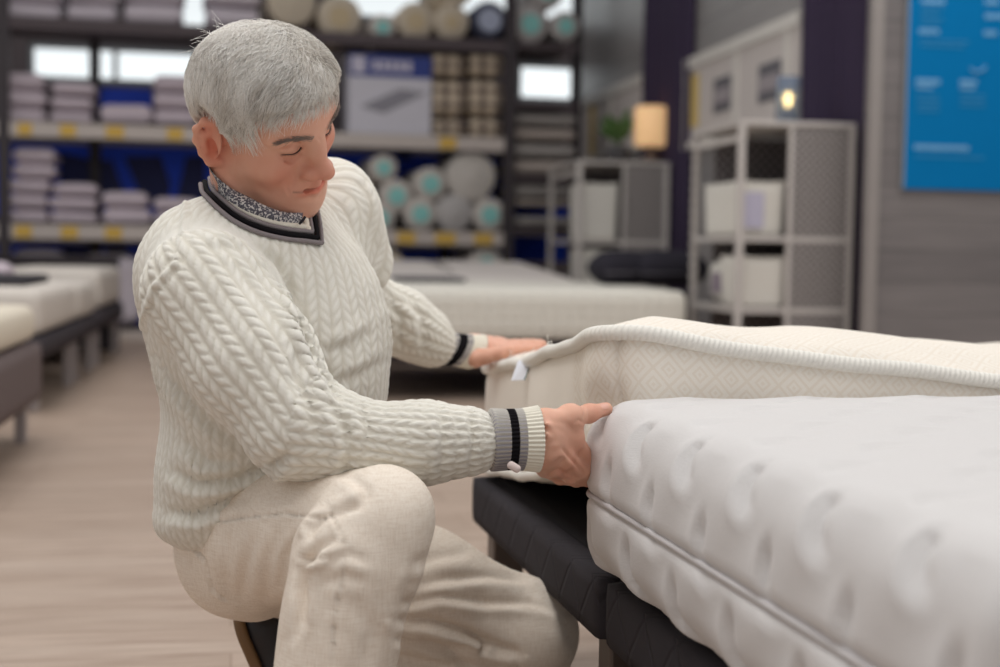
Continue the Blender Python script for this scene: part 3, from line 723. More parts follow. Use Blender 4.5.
for k in range(K):
    path[:, k] = cur; g = grad(shell, cur); g /= np.linalg.norm(g, axis=1)[:, None]
    lt_ = np.clip((cur[:, 1]+.06)/.12, 0, 1); f = cur-np.stack([-.042+.008*lt_, -.06+.115*lt_, .085+.012*lt_], 1)+pj_; f /= np.linalg.norm(f, axis=1)[:, None]
    f = f+np.array([.10, .20, -.55])*np.clip(1.2-cur[:, 2:3]/.12, .2, 1.2)+jit
    f -= g*(f*g).sum(1)[:, None]; f /= np.linalg.norm(f, axis=1)[:, None]
    dv = f if dv is None else dv*.45+f*.55
    cur = cur+dv*(L/(K-1))[:, None]
    tt_ = k/(K-1); lift = .0080*math.sin(tt_*PI)+.0035*tt_
    tgt = np.where(cur[:, 2] < zmin(cur[:, 1])+.01, -.002+lift*.4, lift)
    # over the face: hug the head itself
    s_d = shell(cur); cur = cur-g*((s_d-tgt-.0035*RNG.uniform(-.3, .8, HS))*.8)[:, None]
    hd = head(cur); inside = hd < .0035; cur = cur+g*np.where(inside, .0035-hd, 0)[:, None]
keep_ = (earcut(path.reshape(-1, 3)).reshape(HS, K) > 0).all(1); path = path[keep_]; near = near[keep_]; HS = len(path)
rad = np.linspace(1, .25, K)[None]*RNG.uniform(.00024, .00046, HS)[:, None]
V, Q2 = strandmesh(hw(path.reshape(-1, 3)).reshape(HS, K, 3), rad)
st = obj('hair_strands', V, Q2, HAIR, smooth=True, **P_); sh = np.clip(.70+.22*RNG.normal(size=HS)+.20*cl[near][:, 0], .02, 1)
setattr_vec(st, 'shade', np.repeat(sh, K*3)[:, None].repeat(3, 1)); st['kind'] = 'stuff'
# flyaway wisps at the back
fl = []
for i in range(46):
    a0 = np.array([RNG.uniform(-.03, .05), -.10+RNG.uniform(0, .03), .075+RNG.uniform(-.03, .035)]); a0 = a0-grad(shell, a0[None])[0]*shell(a0[None])[0]
    dr = np.array([RNG.uniform(-.3, .3), -1, RNG.uniform(-.1, .7)]); dr /= np.linalg.norm(dr); l = RNG.uniform(.012, .032); q = RNG.normal(size=3)*.4
    fl.append([a0+dr*l*t+q*l*t*t-np.array([0, 0, .5])*l*t*t for t in np.linspace(0, 1, K)])
for i in range(16):
    a0 = np.array([RNG.uniform(-.05, .02), RNG.uniform(-.02, .09), .14]); a0 = a0-grad(shell, a0[None])[0]*shell(a0[None])[0]; dr = np.array([-.5, 1, .25])+RNG.normal(size=3)*.3; dr /= np.linalg.norm(dr); l = RNG.uniform(.02, .035)
    fl.append([a0+dr*l*t-np.array([0, 0, .7])*l*t*t for t in np.linspace(0, 1, K)])
fl = np.array(fl); V, Q2 = strandmesh(hw(fl.reshape(-1, 3)).reshape(fl.shape), np.full(fl.shape[:2], .0002)); wo = obj('hair_wisps', V, Q2, HAIR, smooth=True, **P_); setattr_vec(wo, 'shade', np.full((len(V), 3), .8)); wo['kind'] = 'stuff'
# brows
br = []
for s_ in (1, -1):
    for i in range(170 if s_ > 0 else 110):
        t = RNG.uniform(0, 1)**.9; x_ = .011+.046*t; z_ = .0185+.0065*math.sin(t*2.4)+RNG.normal()*.0017*(1-.4*t); q = np.array([s_*x_, .12, z_]); 
        for _ in range(14): q = q-np.array([0, 1, 0])*head(q[None])[0]*.8
        dr = np.array([s_*1., -.35, .25-.6*t])+RNG.normal(size=3)*.2; dr /= np.linalg.norm(dr); l = RNG.uniform(.006, .010)
        br.append([q+np.array([0, .0006, 0])+dr*l*u+np.array([0, .0018, 0])*math.sin(u*PI) for u in np.linspace(0, 1, 5)])
br = np.array(br); V, Q2 = strandmesh(hw(br.reshape(-1, 3)).reshape(br.shape), np.full(br.shape[:2], .00024)); BROW = pm('grey_brown_brow', (150, 134, 124), .7, var=.35, scale=600)
bo = obj('eyebrows', V, Q2, BROW, smooth=True, **P_); setattr_vec(bo, 'shade', np.repeat(RNG.uniform(0, .45, len(br)), 15)[:, None].repeat(3, 1)); bo['kind'] = 'stuff'
# ================================================================== FOREGROUND BEDS
P0 = Wz(471, 475, .36); P1 = Wz(603, 637, .29)
e_ = (P1-P0); e_[2] = 0; BL = np.linalg.norm(e_); e_ /= BL; v_ = np.array([-e_[1], e_[0], 0])     # e_: far -> near along the bed end, v_: to the right
rzb = math.atan2(v_[1], v_[0])
def bedloc(a, b): p = P0+e_*a+v_*b; return (p[0], p[1], 0)
def cloth_mat(name, c1, c2, scale=500, bump=.4, rough=.9, dist=.001):
    m, nt, b = newmat(name); h = N(nt); o = h.obj(); f = h.noise(o, scale, 3)
    h.put(b.inputs['Base Color'], h.mix(f, lin(c1), lin(c2))); b.inputs['Roughness'].default_value = rough; b.inputs['Specular IOR Level'].default_value = .15
    h.put(b.inputs['Normal'], h.bump(f, bump, dist)); return m
def quilt_dark():
    m, nt, b = newmat('charcoal_quilt'); h = N(nt); o = h.obj(); x, y, z = h.sep(o)
    u = h.m('ADD', x, y)
    w_ = h.m('ABSOLUTE', h.m('SUBTRACT', h.m('FRACT', h.m('DIVIDE', h.m('ADD', u, h.m('MULTIPLY', z, .9)), .105)), .5))
    w2 = h.m('ABSOLUTE', h.m('SUBTRACT', h.m('FRACT', h.m('DIVIDE', h.m('SUBTRACT', u, h.m('MULTIPLY', z, .9)), .105)), .5))
    g = h.m('MINIMUM', h.m('MULTIPLY', h.m('MINIMUM', w_, w2), 14), 1)
    f = h.noise(o, 700, 2)
    h.put(b.inputs['Base Color'], h.mix(f, lin((44, 42, 46)), lin((66, 62, 66)))); b.inputs['Roughness'].default_value = .9; b.inputs['Specular IOR Level'].default_value = .2
    h.put(b.inputs['Normal'], h.bump(h.m('ADD', g, h.m('MULTIPLY', f, .3)), .7, .004)); return m
CH = quilt_dark(); CHT = cloth_mat('charcoal_ticking', (30, 28, 30), (40, 38, 40)); LEGM = pm('brown_metal_leg', (96, 86, 80), .4, metal=.3)
def box_bed(name, label, a, b0, w, l):
    t = thing(name, label, 'box spring', bedloc(a, b0), rzb)
    V, Q = lattice(l, w, .085, .009, .02); V += [l/2, -w/2, .315+.0025]
    obj('upholstered_frame', V, Q, CH, t, True)
    V, Q = lattice(l-.07, w-.07, .02, .008, .02); V += [l/2, -w/2, .358]; obj('top_pad', V, Q, CHT, t, True)
    for x in (.055, l-.055):
        for y in (-.055, -w+.055):
            m = MB(); m.box(x-.028, x+.028, y-.028, y+.028, .008, .275); m.build('leg', LEGM, t, bevel=.004)
            MB().lathe([(.02, 0), (.022, .004), (.02, .009)], 16, lambda V: V+[x, y, 0]).build('leg_foot', pm('black_foot', (30, 30, 30)), t)
    return t
WD = .815
box_bed('box_spring', 'charcoal quilted bed base under the lifted cream mattress, its leg beside the man\'s knee', 0, 0, WD, 2.0)
box_bed('box_spring', 'charcoal quilted bed base under the white mattress in the lower right corner', WD+.012, .004, .98, 2.0)

# --- cream mattress, near left corner lifted
A0 = Wz(479, 473.5, .36); A1 = W(604, 412, 1.80); A0[2] = A1[2] = 0
ed = A1-A0; L1 = np.linalg.norm(ed); ed /= L1; vd = np.array([-ed[1], ed[0], 0]); T1_ = .205; ML = 2.0
V, Q = lattice(ML, L1, T1_, .030, .0105)
loc = V+[ML/2, -L1/2, T1_/2]          # x: along length (right), y: 0 far .. -L1 near, z
X, Y, Z = loc.T; u = -Y/L1
nrm = vnormals(V, Q)
# plan rounding of the two left corners
rc = .075
for sgn, yc in ((1, -rc), (-1, -L1+rc)):
    m = (X < rc) & ((Y > yc) if sgn > 0 else (Y < yc)); dx = X[m]-rc; dy = Y[m]-yc; l = np.hypot(dx, dy); mm = np.maximum(np.abs(dx), np.abs(dy)); k = np.where(l > 1e-6, mm/np.maximum(l, 1e-6), 1); loc[m, 0] = rc+dx*k; loc[m, 1] = yc+dy*k
X, Y, Z = loc.T
def lift(x, u): return .118*np.clip(u, 0, 1.05)**1.35*np.exp(-(np.maximum(x, 0)/.62)**1.2)
# surface coordinates for the woven pattern
top = Z > T1_-.03
su = np.where(X < rc, X*0+Y-(rc-X)*0, Y); 
peri = np.where(X < rc, -(rc-X)*1.2, X)
X0_, Y0_ = V[:, 0]+ML/2, V[:, 1]-L1/2
pc1 = np.where((np.abs(nrm[:, 2]) > .7), X, X0_-(Y0_+L1)); pc2 = np.where(np.abs(nrm[:, 2]) > .7, Y, Z)
puff = .006*np.sin(X*16+1.5*np.sin(Y*9))*np.sin(Y*17+1.2*np.sin(X*11))
loc[:, 2] += np.where(np.abs(nrm[:, 2]) > .5, puff*np.sign(nrm[:, 2])+(.036+.018*np.clip((X-.1)/.25, 0, 1))*(nrm[:, 2] > 0)*(1-np.exp(-((np.minimum(X, np.minimum(-Y, Y+L1)))/.09)**1.6))*np.exp(-np.maximum(X-.2, 0)*.35), 0)
side = (1-np.abs(nrm[:, 2]))
qd = np.exp(-(((Z-T1_/2)/.055)**2))
bul = side*(.007*np.cos((Z-T1_/2)/T1_*PI)+.0035*np.sin(X*26)*qd+.003*np.sin(Y*24)*qd)
loc[:, :2] += nrm[:, :2]*bul[:, None]
# bend in the end panel and pinch where the hand grips
x_, y_ = loc[:, 0], loc[:, 1]
g1 = np.exp(-((y_+L1-.115)/.035)**2)*(x_ < .10)*np.exp(-((Z-.07)/.08)**2); loc[:, 0] += .013*g1
g2 = np.exp(-((y_+L1-.035)/.030)**2-((Z-.095)/.030)**2)*(x_ < .14); loc[:, 0] += .022*g2; loc[:, 1] += .006*g2
loc[:, 2] += lift(loc[:, 0], -loc[:, 1]/L1)
def m1world(p): p = np.asarray(p, float); return A0[None]*[1, 1, 0]+p[:, :1]*vd-p[:, 1:2]*ed+p[:, 2:3]*np.array([0, 0, 1])+np.array([0, 0, .366])
t1 = thing('mattress', 'cream mattress with diamond-patterned cover, one corner lifted by the man', 'mattress', (A0[0], A0[1], .366), math.atan2(vd[1], vd[0]))
def m1local(loc): return np.stack([loc[:, 0], loc[:, 1], loc[:, 2]], 1)
def damask():
    m, nt, b = newmat('cream_damask'); h = N(nt); c = h.sep(h.attr('cloth').outputs['Vector']); o = h.obj()
    s = .044
    wob = h.m('MULTIPLY', h.noise(o, 9, 2), .01)
    a_ = h.m('FRACT', h.m('DIVIDE', h.m('ADD', h.m('ADD', c[0], c[1]), wob), s)); b2 = h.m('FRACT', h.m('DIVIDE', h.m('SUBTRACT', c[0], c[1]), s))
    aa = h.m('ABSOLUTE', h.m('SUBTRACT', a_, .5)); bb = h.m('ABSOLUTE', h.m('SUBTRACT', b2, .5)); mx = h.m('MAXIMUM', aa, bb)
    l1 = h.m('GREATER_THAN', mx, .44)
    l2 = h.m('MULTIPLY', h.m('GREATER_THAN', mx, .17), h.m('LESS_THAN', mx, .27)); l3 = h.m('LESS_THAN', mx, .07)
    pat = h.m('MULTIPLY', h.m('ADD', h.m('ADD', l1, l2), l3), c[2], clamp=True)
    f = h.noise(o, 500, 2)
    base = h.mix(f, lin((232, 224, 213)), lin((240, 234, 225)))
    h.put(b.inputs['Base Color'], h.mix(h.m('MULTIPLY', pat, .26), base, lin((214, 196, 172)))); b.inputs['Roughness'].default_value = .85; b.inputs['Specular IOR Level'].default_value = .2
    h.put(b.inputs['Normal'], h.bump(h.m('ADD', h.m('MULTIPLY', pat, 1.0), h.m('MULTIPLY', f, .4)), .6, .0016)); return m
dm = obj('mattress_cover', m1local(loc), Q, damask(), t1, True)
plain = np.where((np.abs(nrm[:, 0]) > .6) & (X < .02) & (Y > -L1+.14), 0., 1.)
setattr_vec(dm, 'cloth', np.stack([pc1, pc2, plain], 1))
def rope_path(z, inset=.004):
    pts = []; 
    for x in np.linspace(ML-.02, rc, 150): pts.append((x, -L1+inset-.006))
    for a in np.linspace(0, PI/2, 16)[1:]: pts.append((rc-(rc-inset+.006)*math.sin(a), -L1+rc-(rc-inset+.006)*math.cos(a)))
    for y in np.linspace(-L1+rc, -rc, 90)[1:]: pts.append((inset-.006, y))
    for a in np.linspace(0, PI/2, 16)[1:]: pts.append((rc-(rc-inset+.006)*math.cos(a), -rc+(rc-inset+.006)*math.sin(a)))
    for x in np.linspace(rc, ML-.02, 60)[1:]: pts.append((x, 0-inset+.006))
    p = np.array([(x, y, z) for x, y in pts]); p[:, 2] += lift(p[:, 0], -p[:, 1]/L1)+.0022*np.sin(np.arange(len(p))*.17)+.0008*np.sin(np.arange(len(p))*.43)
    return p
ROPE = None
def rope_mat():
    m, nt, b = newmat('white_piping'); h = N(nt); c = h.sep(h.attr('cloth').outputs['Vector'])
    s = h.m('ABSOLUTE', h.m('SINE', h.m('ADD', h.m('MULTIPLY', c[0], 420), h.m('MULTIPLY', c[1], 1.0))))
    f = h.noise(h.obj(), 500, 2)
    h.put(b.inputs['Base Color'], h.mix(f, lin((228, 224, 216)), lin((240, 237, 230)))); b.inputs['Roughness'].default_value = .85
    h.put(b.inputs['Normal'], h.bump(s, .8, .0015)); return m
ROPE = rope_mat()
def rope(name, p, r, par, mat=ROPE, n=12):
    m = MB(); m.tube(p, r, n, caps=True); o = m.build(name, mat, par, True)
    s = np.concatenate([[0], np.cumsum(np.linalg.norm(np.diff(p, axis=0), axis=1))]); A = np.zeros((len(p)*n, 3)); A[:, 0] = np.repeat(s, n); A[:, 1] = np.tile(np.arange(n)*2*PI/n, len(p)); setattr_vec(o, 'cloth', A); return o
rp_ = rope_path(T1_-.012); rope('top_piping', rp_, .0105, t1)
rope('bottom_piping', rope_path(.010), .008, t1)
fr = MB()
for i in range(14):
    b0 = rp_[170+RNG.integers(20, 62)] if i > 4 else rp_[238+i*2]; q = RNG.normal(size=3)*.006; q[2] = abs(q[2])+.005; fr.tube([b0+[0, 0, .009], b0+[0, 0, .012]+q*.6, b0+[0, 0, .009]+q+RNG.normal(size=3)*.003], .0005, 4)
fr.build('loose_threads', ROPE, t1, kind='stuff')
# label sewn under the piping
lt = W(521, 361, 2.28); lf = A0*[1, 1, 0]+np.array([0, 0, .366]); rl = lt-lf; ly = -(rl@ed); 
lx = -.014; lz = T1_-.022+float(lift(np.array([0.]), np.array([-ly/L1]))[0])
def tl_(q): q = W(*q)-lf; return (float(q@vd), float(-(q@ed)), float(q[2]))
m = MB(); S4 = [tl_(q) for q in ((518, 361, 2.20), (532, 358, 2.21), (524, 380, 2.175), (511, 380.5, 2.165))]
def card(S4, th): return [tuple(p) for p in S4]+[(p[0]+th, p[1], p[2]) for p in S4]
BOXF = [(0, 1, 2, 3), (7, 6, 5, 4), (0, 4, 5, 1), (1, 5, 6, 2), (2, 6, 7, 3), (3, 7, 4, 0)]
tg = obj('sewn_label', card(S4, .0012), BOXF, pm('white_satin_label', (228, 230, 238), .4), t1, label='white sewn label with blue mark')
def sub(u0, u1, w0, w1, dx): 
    S_ = np.array(S4); f = lambda a, b: tuple((S_[0]*(1-a)+S_[1]*a)*(1-b)+(S_[3]*(1-a)+S_[2]*a)*b+[dx, 0, 0]); return [f(u0, w0), f(u1, w0), f(u1, w1), f(u0, w1)]
obj('label_edge', card(sub(.93, 1.02, 0, 1, -.0006), .002), BOXF, pm('green_label_edge', (18, 84, 78), .5), tg)
m = MB(); m.add(card(sub(.10, .40, .30, .42, -.0004), .0004), BOXF); m.add(card(sub(.14, .34, .48, .60, -.0004), .0004), BOXF); m.add(card(sub(.05, .2, .38, .52, -.0004), .0004), BOXF); m.build('label_emblem', pm('blue_print', (92, 150, 205), .5), tg)
m = MB(); m.add(card(sub(.45, .60, .72, .84, -.0004), .0004), BOXF); m.add(card(sub(.64, .74, .72, .84, -.0004), .0004), BOXF); m.build('label_print', pm('dark_print', (70, 76, 96), .5), tg)

# --- white mattress with crescent quilting
T2_ = .225; W2 = .98; ML2 = 2.0; RD = .050
V, Q = lattice(ML2, W2, T2_, RD, .0075)
nrm = vnormals(V, Q); loc = V+[ML2/2, -W2/2, T2_/2]; X, Y, Z = loc.T
rc2 = .058
for yc, sg_ in ((-rc2, 1), (-W2+rc2, -1)):
    m_ = (X < rc2) & ((Y > yc) if sg_ > 0 else (Y < yc)); dx = X[m_]-rc2; dy = Y[m_]-yc; l = np.hypot(dx, dy); mm = np.maximum(np.abs(dx), np.abs(dy)); k = np.where(l > 1e-6, mm/np.maximum(l, 1e-6), 1); loc[m_, 0] = rc2+dx*k; loc[m_, 1] = yc+dy*k
X, Y, Z = loc.T.copy()
# continuous coordinates: s along the end, t up the end and over the top
onlong = np.abs(nrm[:, 1]) > .75
s = np.where(onlong, X, -Y); t = Z+np.maximum(X-.012, 0)*1.0; t = np.where(onlong, Z, t)
t = np.where((nrm[:, 2] < -.5), Z-X, t)
def quilt(s, t, ps=.155, pt=.080):
    H = np.zeros(len(s)); row = np.floor(t/pt)
    for dr in (-1, 0, 1):
        for dc in (-1, 0, 1):
            r = row+dr; off = np.where(r % 2 == 0, 0, ps/2); cix = np.floor((s-off)/ps)+dc
            cs = off+(cix+.5)*ps; ct = (r+.5)*pt+.004*np.sin(cix*2.3+r)
            a = s-cs; b = t-ct; rr = np.hypot(a/1.0, b/1.15); ang = np.arctan2(b, a)
            R = .030; d = rr-R; w = np.clip((np.cos(ang-3.6)+.05)/.9, 0, 1)     # crescent opening to one side
            H -= w*(.0110*np.exp(-(np.maximum(d, 0)/.0045)**2-(np.minimum(d, 0)/.013)**2)) 
            H += w*.0024*np.exp(-((d-.014)/.008)**2)
    H += .003*np.sin(s*2*PI/ps)*np.cos(t*2*PI/(2*pt))
    return H
seam = np.exp(-((Z-T2_*.47)/.0065)**2)*(np.abs(nrm[:, 2]) < .5); near_s = np.exp(-((Z-T2_*.47)/.016)**2)*(np.abs(nrm[:, 2]) < .6)
Hq = quilt(s, t-.012)*(1-near_s*.9)
edgeb = .010*np.cos(np.clip((Z-T2_*.47)/T2_, -.5, .5)*PI)*(1-np.abs(nrm[:, 2]))
loc += nrm*(Hq*np.where(nrm[:, 2] > .8, .42, 1)+edgeb-.009*seam)[:, None]
loc[:, 2] += np.where(nrm[:, 2] > .3, .012*(1-np.exp(-(np.minimum(X, np.minimum(-Y, Y+W2))/.15)**2)), 0)
loc[:, 2] = np.maximum(loc[:, 2], .001)
a2 = WD-.030; B2 = P0+e_*a2+v_*(-.015)
t2 = thing('mattress', 'white mattress with crescent-shaped quilting and zip seam, nearest the camera', 'mattress', (B2[0], B2[1], .366), rzb)
def knit_white():
    m, nt, b = newmat('white_stretch_knit'); h = N(nt); o = h.obj(); f = h.noise(o, 420, 3); g = h.noise(h.mapping(o, (90, 90, 900)), 1, 2)
    h.put(b.inputs['Base Color'], h.mix(f, lin((202, 199, 198)), lin((213, 210, 209)))); b.inputs['Roughness'].default_value = .75; b.inputs['Specular IOR Level'].default_value = .25; b.inputs['Sheen Weight'].default_value = .15
    h.put(b.inputs['Normal'], h.bump(h.m('ADD', f, g), .22, .0012)); return m
obj('mattress_cover', loc, Q, knit_white(), t2, True)
pts = []; o_ = .0095
zc = T2_*.47
for x in np.linspace(ML2-.1, rc2, 80): pts.append((x, -W2-o_+.004))
for a in np.linspace(0, PI/2, 16)[1:]: pts.append((rc2-(rc2+o_-.004)*math.sin(a), -W2+rc2-(rc2+o_-.004)*math.cos(a)))
for y in np.linspace(-W2+rc2, -rc2, 60)[1:]: pts.append((-o_+.004, y))
for a in np.linspace(0, PI/2, 16)[1:]: pts.append((rc2-(rc2+o_-.004)*math.cos(a), -rc2+(rc2+o_-.004)*math.sin(a)))
for x in np.linspace(rc2, ML2-.1, 50)[1:]: pts.append((x, o_-.004))
rope('zip_seam', np.array([(x, y, zc) for x, y in pts])+[0, 0, 0], .0036, t2, pm('grey_zip', (196, 192, 192), .6, bump=.4), 8)
# ================================================================== THE SHOP BEHIND
YA = math.radians(9.8); RV = np.array([math.cos(YA), math.sin(YA), 0]); AV = np.array([-math.sin(YA), math.cos(YA), 0])
class Plane:
    """vertical plane through point o along direction d; n points away from the camera"""
    def __init__(s, o, d): s.o = np.array([o[0], o[1], 0.]); s.d = np.array([d[0], d[1], 0.])/math.hypot(d[0], d[1]); s.n = np.array([-s.d[1], s.d[0], 0.]); s.rz = math.atan2(s.d[1], s.d[0])
    def hit(s, px, py, off=0):
        r = ray(px, py); o = s.o+s.n*off; t = ((o-CAM)@s.n)/(r@s.n); p = CAM+t*r; return float((p-s.o)@s.d), float(p[2])
    def at(s, a, off=0, z=0): p = s.o+s.d*a+s.n*off; return (float(p[0]), float(p[1]), float(z))
def soft(name, parent, sx, sy, sz, r, mat, loc=(0, 0, 0), step=.03, puff=.0, seed=1, label=None, rz=0, sag=0):
    V, Q = lattice(sx, sy, sz, r, step); n = vnormals(V, Q)
    if puff:
        e = (1-(2*V[:, 0]/sx)**4)*(1-(2*V[:, 1]/sy)**4); V[:, 2] *= (1-puff)+puff*np.clip(e, 0, 1)
    if sag: V[:, 2] += sag*smoothnoise(V, 3, seed)
    V = V+n*.012*smoothnoise(V+seed, 9, seed)[:, None]*min(1, sz*6)
    if rz: V = V@np.array(Matrix.Rotation(rz, 3, 'Z')).T
    return obj(name, V+np.array(loc)+[0, 0, sz/2], Q, mat, parent, True, label=label)
# ---- floor
def floor_mat():
    m, nt, b = newmat('oak_laminate'); h = N(nt); o = h.n('ShaderNodeTexCoord').outputs['Object']
    p = h.mapping(o, (1, 1, 1), (0, 0, -YA-.02)); br = h.n('ShaderNodeTexBrick'); h.put(br.inputs['Vector'], p)
    br.inputs['Scale'].default_value = 1; br.inputs['Brick Width'].default_value = 1.3; br.inputs['Row Height'].default_value = .19; br.inputs['Mortar Size'].default_value = .0018; br.inputs['Mortar Smooth'].default_value = .2
    br.inputs['Color1'].default_value = (*lin((182, 162, 146)), 1); br.inputs['Color2'].default_value = (*lin((198, 178, 162)), 1); br.inputs['Mortar'].default_value = (*lin((150, 126, 108)), 1)
    g = h.noise(h.mapping(p, (1.6, 26, 1)), 2.2, 6, .62); g2 = h.noise(h.mapping(p, (.9, 7, 1)), 1.3, 3)
    c1 = h.mix(h.m('MULTIPLY', h.m('SUBTRACT', g, .36, clamp=True), 2.6, clamp=True), br.outputs['Color'], lin((146, 122, 106)))
    h.put(b.inputs['Base Color'], h.mix(h.m('MULTIPLY', h.m('SUBTRACT', g2, .5, clamp=True), 1.2), c1, lin((212, 196, 182))))
    b.inputs['Roughness'].default_value = .42; b.inputs['Specular IOR Level'].default_value = .35
    h.put(b.inputs['Normal'], h.bump(g, .12, .002)); return m
MB().box(-7, 6, -1.5, 15.5, -.05, 0).build('floor', floor_mat(), kind='structure')
# ---- walls
def plank_wall(name, c1, c2, hgt=.16, rough=.5):
    m, nt, b = newmat(name); h = N(nt); o = h.obj(); x, y, z = h.sep(o)
    zz = h.m('DIVIDE', z, hgt); row = h.m('FLOOR', zz); fr = h.m('FRACT', zz)
    gp = h.m('LESS_THAN', fr, .03); g = h.noise(h.mapping(o, (1.2, 1.2, 22)), 1.6, 5, .6); rn = h.n('ShaderNodeTexWhiteNoise', noise_dimensions='1D'); h.put(rn.inputs['W'], row)
    f = h.m('ADD', h.m('MULTIPLY', g, .9), h.m('MULTIPLY', rn.outputs[0], .25))
    h.put(b.inputs['Base Color'], h.mix(h.m('MULTIPLY', gp, .6), h.mix(f, lin(c1), lin(c2)), lin((50, 47, 48)))); b.inputs['Roughness'].default_value = rough
    h.put(b.inputs['Normal'], h.bump(h.m('SUBTRACT', g, gp), .25, .003)); return m
GW = plank_wall('grey_plank_cladding', (88, 84, 86), (140, 134, 133))
GWL = plank_wall('pale_grey_cladding', (120, 118, 119), (156, 152, 151), .3, .35)
rk = Plane(W(100, 131, 11.0), W(500, 144, 11.77)-W(100, 131, 11.0))
wall = Plane(W(877, 250, 7.05), AV)       # n of this plane points to -RV side; use negative offsets to go behind
def wa(px, py, off=0): return wall.hit(px, py, off)
a1, _ = wa(575, 100)
t = MB().box(-.15, a1+.15, -.12, 0, 0, 4.2).build('wall_right', GWL, kind='structure'); t.location = wall.at(0); t.rotation_euler = (0, 0, wall.rz)
# end wall facing the camera on the right
ew = Plane(W(868, 250, 6.85), RV); a0, _ = ew.hit(868, 100)
t = MB().box(0, 4.0, 0, .03, 0, 4.2).build('wall_front', GW, kind='structure'); t.location = ew.at(a0); t.rotation_euler = (0, 0, ew.rz)
a1b, _ = ew.hit(880, 100); t = MB().box(0, a1b-a0, -.03, -.002, 0, 4.2).build('trim_1', pm('pale_edge_trim', (150, 144, 141), .5), kind='structure', bevel=.004); t.location = ew.at(a0); t.rotation_euler = (0, 0, ew.rz)
# back wall with window openings, behind the racking
BO = 2.6
rects = [((28, 41), (200, 87)), ((168, -60), (236, 33)), ((330, -60), (600, 32)), ((518, 61), (600, 104))]
R2 = []
for (xa, ya), (xb, yb) in rects:
    A_, zt = rk.hit(xa, ya, BO); B_, zb = rk.hit(xb, yb, BO); R2.append((A_, B_, zb, zt))
xs = sorted({-6., 7.5, *[r[0] for r in R2], *[r[1] for r in R2]}); zs = sorted({0., 4.2, *[r[2] for r in R2], *[min(r[3], 4.0) for r in R2]})
m = MB()
for i in range(len(xs)-1):
    for j in range(len(zs)-1):
        cx, cz = (xs[i]+xs[i+1])/2, (zs[j]+zs[j+1])/2
        if not any(r[0] < cx < r[1] and r[2] < cz < r[3] for r in R2): m.box(xs[i], xs[i+1], BO, BO+.2, zs[j], zs[j+1])
t = m.build('wall_back', pm('taupe_wall', (98, 90, 92), .8), kind='structure'); t.location = rk.at(0); t.rotation_euler = (0, 0, rk.rz)
FRM = pm('window_frame', (150, 156, 160), .5); 
gm, nt_, gb = newmat('window_glass'); gb.inputs['Base Color'].default_value = (.9, .97, 1, 1); gb.inputs['Transmission Weight'].default_value = 1; gb.inputs['Roughness'].default_value = .02; gb.inputs['IOR'].default_value = 1.02; gb.inputs['Specular IOR Level'].default_value = .2
for i, r in enumerate(R2):
    zt = min(r[3], 4.0); w0 = bpy.data.objects.new('window_%d' % (i+1), None); C.objects.link(w0); w0['kind'] = 'structure'; w0.location = rk.at(r[0], BO, r[2]); w0.rotation_euler = (0, 0, rk.rz)
    W_, H_ = r[1]-r[0], zt-r[2]; m = MB(); q = .05
    m.box(0, W_, .04, .1, 0, q).box(0, W_, .04, .1, H_-q, H_).box(0, q, .04, .1, q, H_-q).box(W_-q, W_, .04, .1, q, H_-q)
    nm = max(1, int(W_/.8))
    for k in range(1, nm): m.box(W_*k/nm-.025, W_*k/nm+.025, .04, .1, q, H_-q)
    m.build('window_frame', FRM, w0); MB().box(q, W_-q, .066, .072, q, H_-q).build('window_pane', gm, w0)
# ---- racking
RD_ = pm('dark_steel_upright', (62, 56, 60), .5, metal=.2); RAIL = pm('pale_price_rail', (196, 186, 180), .5); YEL = pm('yellow_price_card', (214, 176, 82), .6); BLUE = pm('royal_blue_panel', (28, 76, 222), .6, var=.15, scale=3); NAVY = pm('navy_print', (34, 40, 96), .6)
BOARD = pm('dark_shelf_board', (82, 72, 76), .6)
def rack(label, xl, xr, shelf_rows, panels, posts, cards, rails=True):
    a_l, _ = rk.hit(xl, 150); a_r, _ = rk.hit(xr, 150)
    t = thing('storage_rack', label, 'rack', rk.at(a_l), rk.rz); L = a_r-a_l
    for (px, off) in posts:
        a, _ = rk.hit(px, 150, off); a -= a_l; MB().box(a-.045, a+.045, off-.03, off+.04, 0, 4.0).build('upright', RD_, t, bevel=.006)
    for (yt, yb, refx) in shelf_rows:
        _, zt = rk.hit(refx, yt); _, zb = rk.hit(refx, yb)
        MB().box(.02, L-.02, .01, .95, zt-.03, zt).build('shelf_board', BOARD, t)
        o = MB().box(0, L, -.02, .008, zb, zt-.002).build('shelf_beam', RAIL if rails and yt > 60 else BOARD, t, bevel=.004)
        for (ca, cb, cy) in cards:
            if abs(cy-yt) < 3:
                aa, _ = rk.hit(ca, yt); ab, _ = rk.hit(cb, yt); MB().box(aa-a_l, ab-a_l, -.026, -.021, zb+.012, zt-.014).build('price_card', YEL, o)
    for (xa, ya, xb, yb, off) in panels:
        aa, zt = rk.hit(xa, ya, off); ab, zb = rk.hit(xb, yb, off); MB().box(aa-a_l, ab-a_l, off, off+.02, zb, zt).build('back_panel', BLUE, t)
    return t, a_l, L
PO = .98
rk1, aL, LL = rack('long steel racking with blue back panels and yellow price cards behind the man', -60, 509, [(20, 33, 100), (124, 139, 100), (225, 240, 100), (330, 342, 100)],
    [(-40, 141, 503, 226, PO), (98, 87, 152, 122, PO), (-40, 243, 503, 330, PO)], [(-58, 0), (4, 0), (95, .95), (446, .95), (509, 0), (265, .95)],
    [(18, 32, 124), (60, 76, 124), (106, 124, 124), (167, 183, 124), (439, 456, 124), (15, 32, 225), (61, 78, 225), (105, 122, 225), (364, 378, 225), (397, 415, 225), (435, 455, 225), (474, 492, 225)])
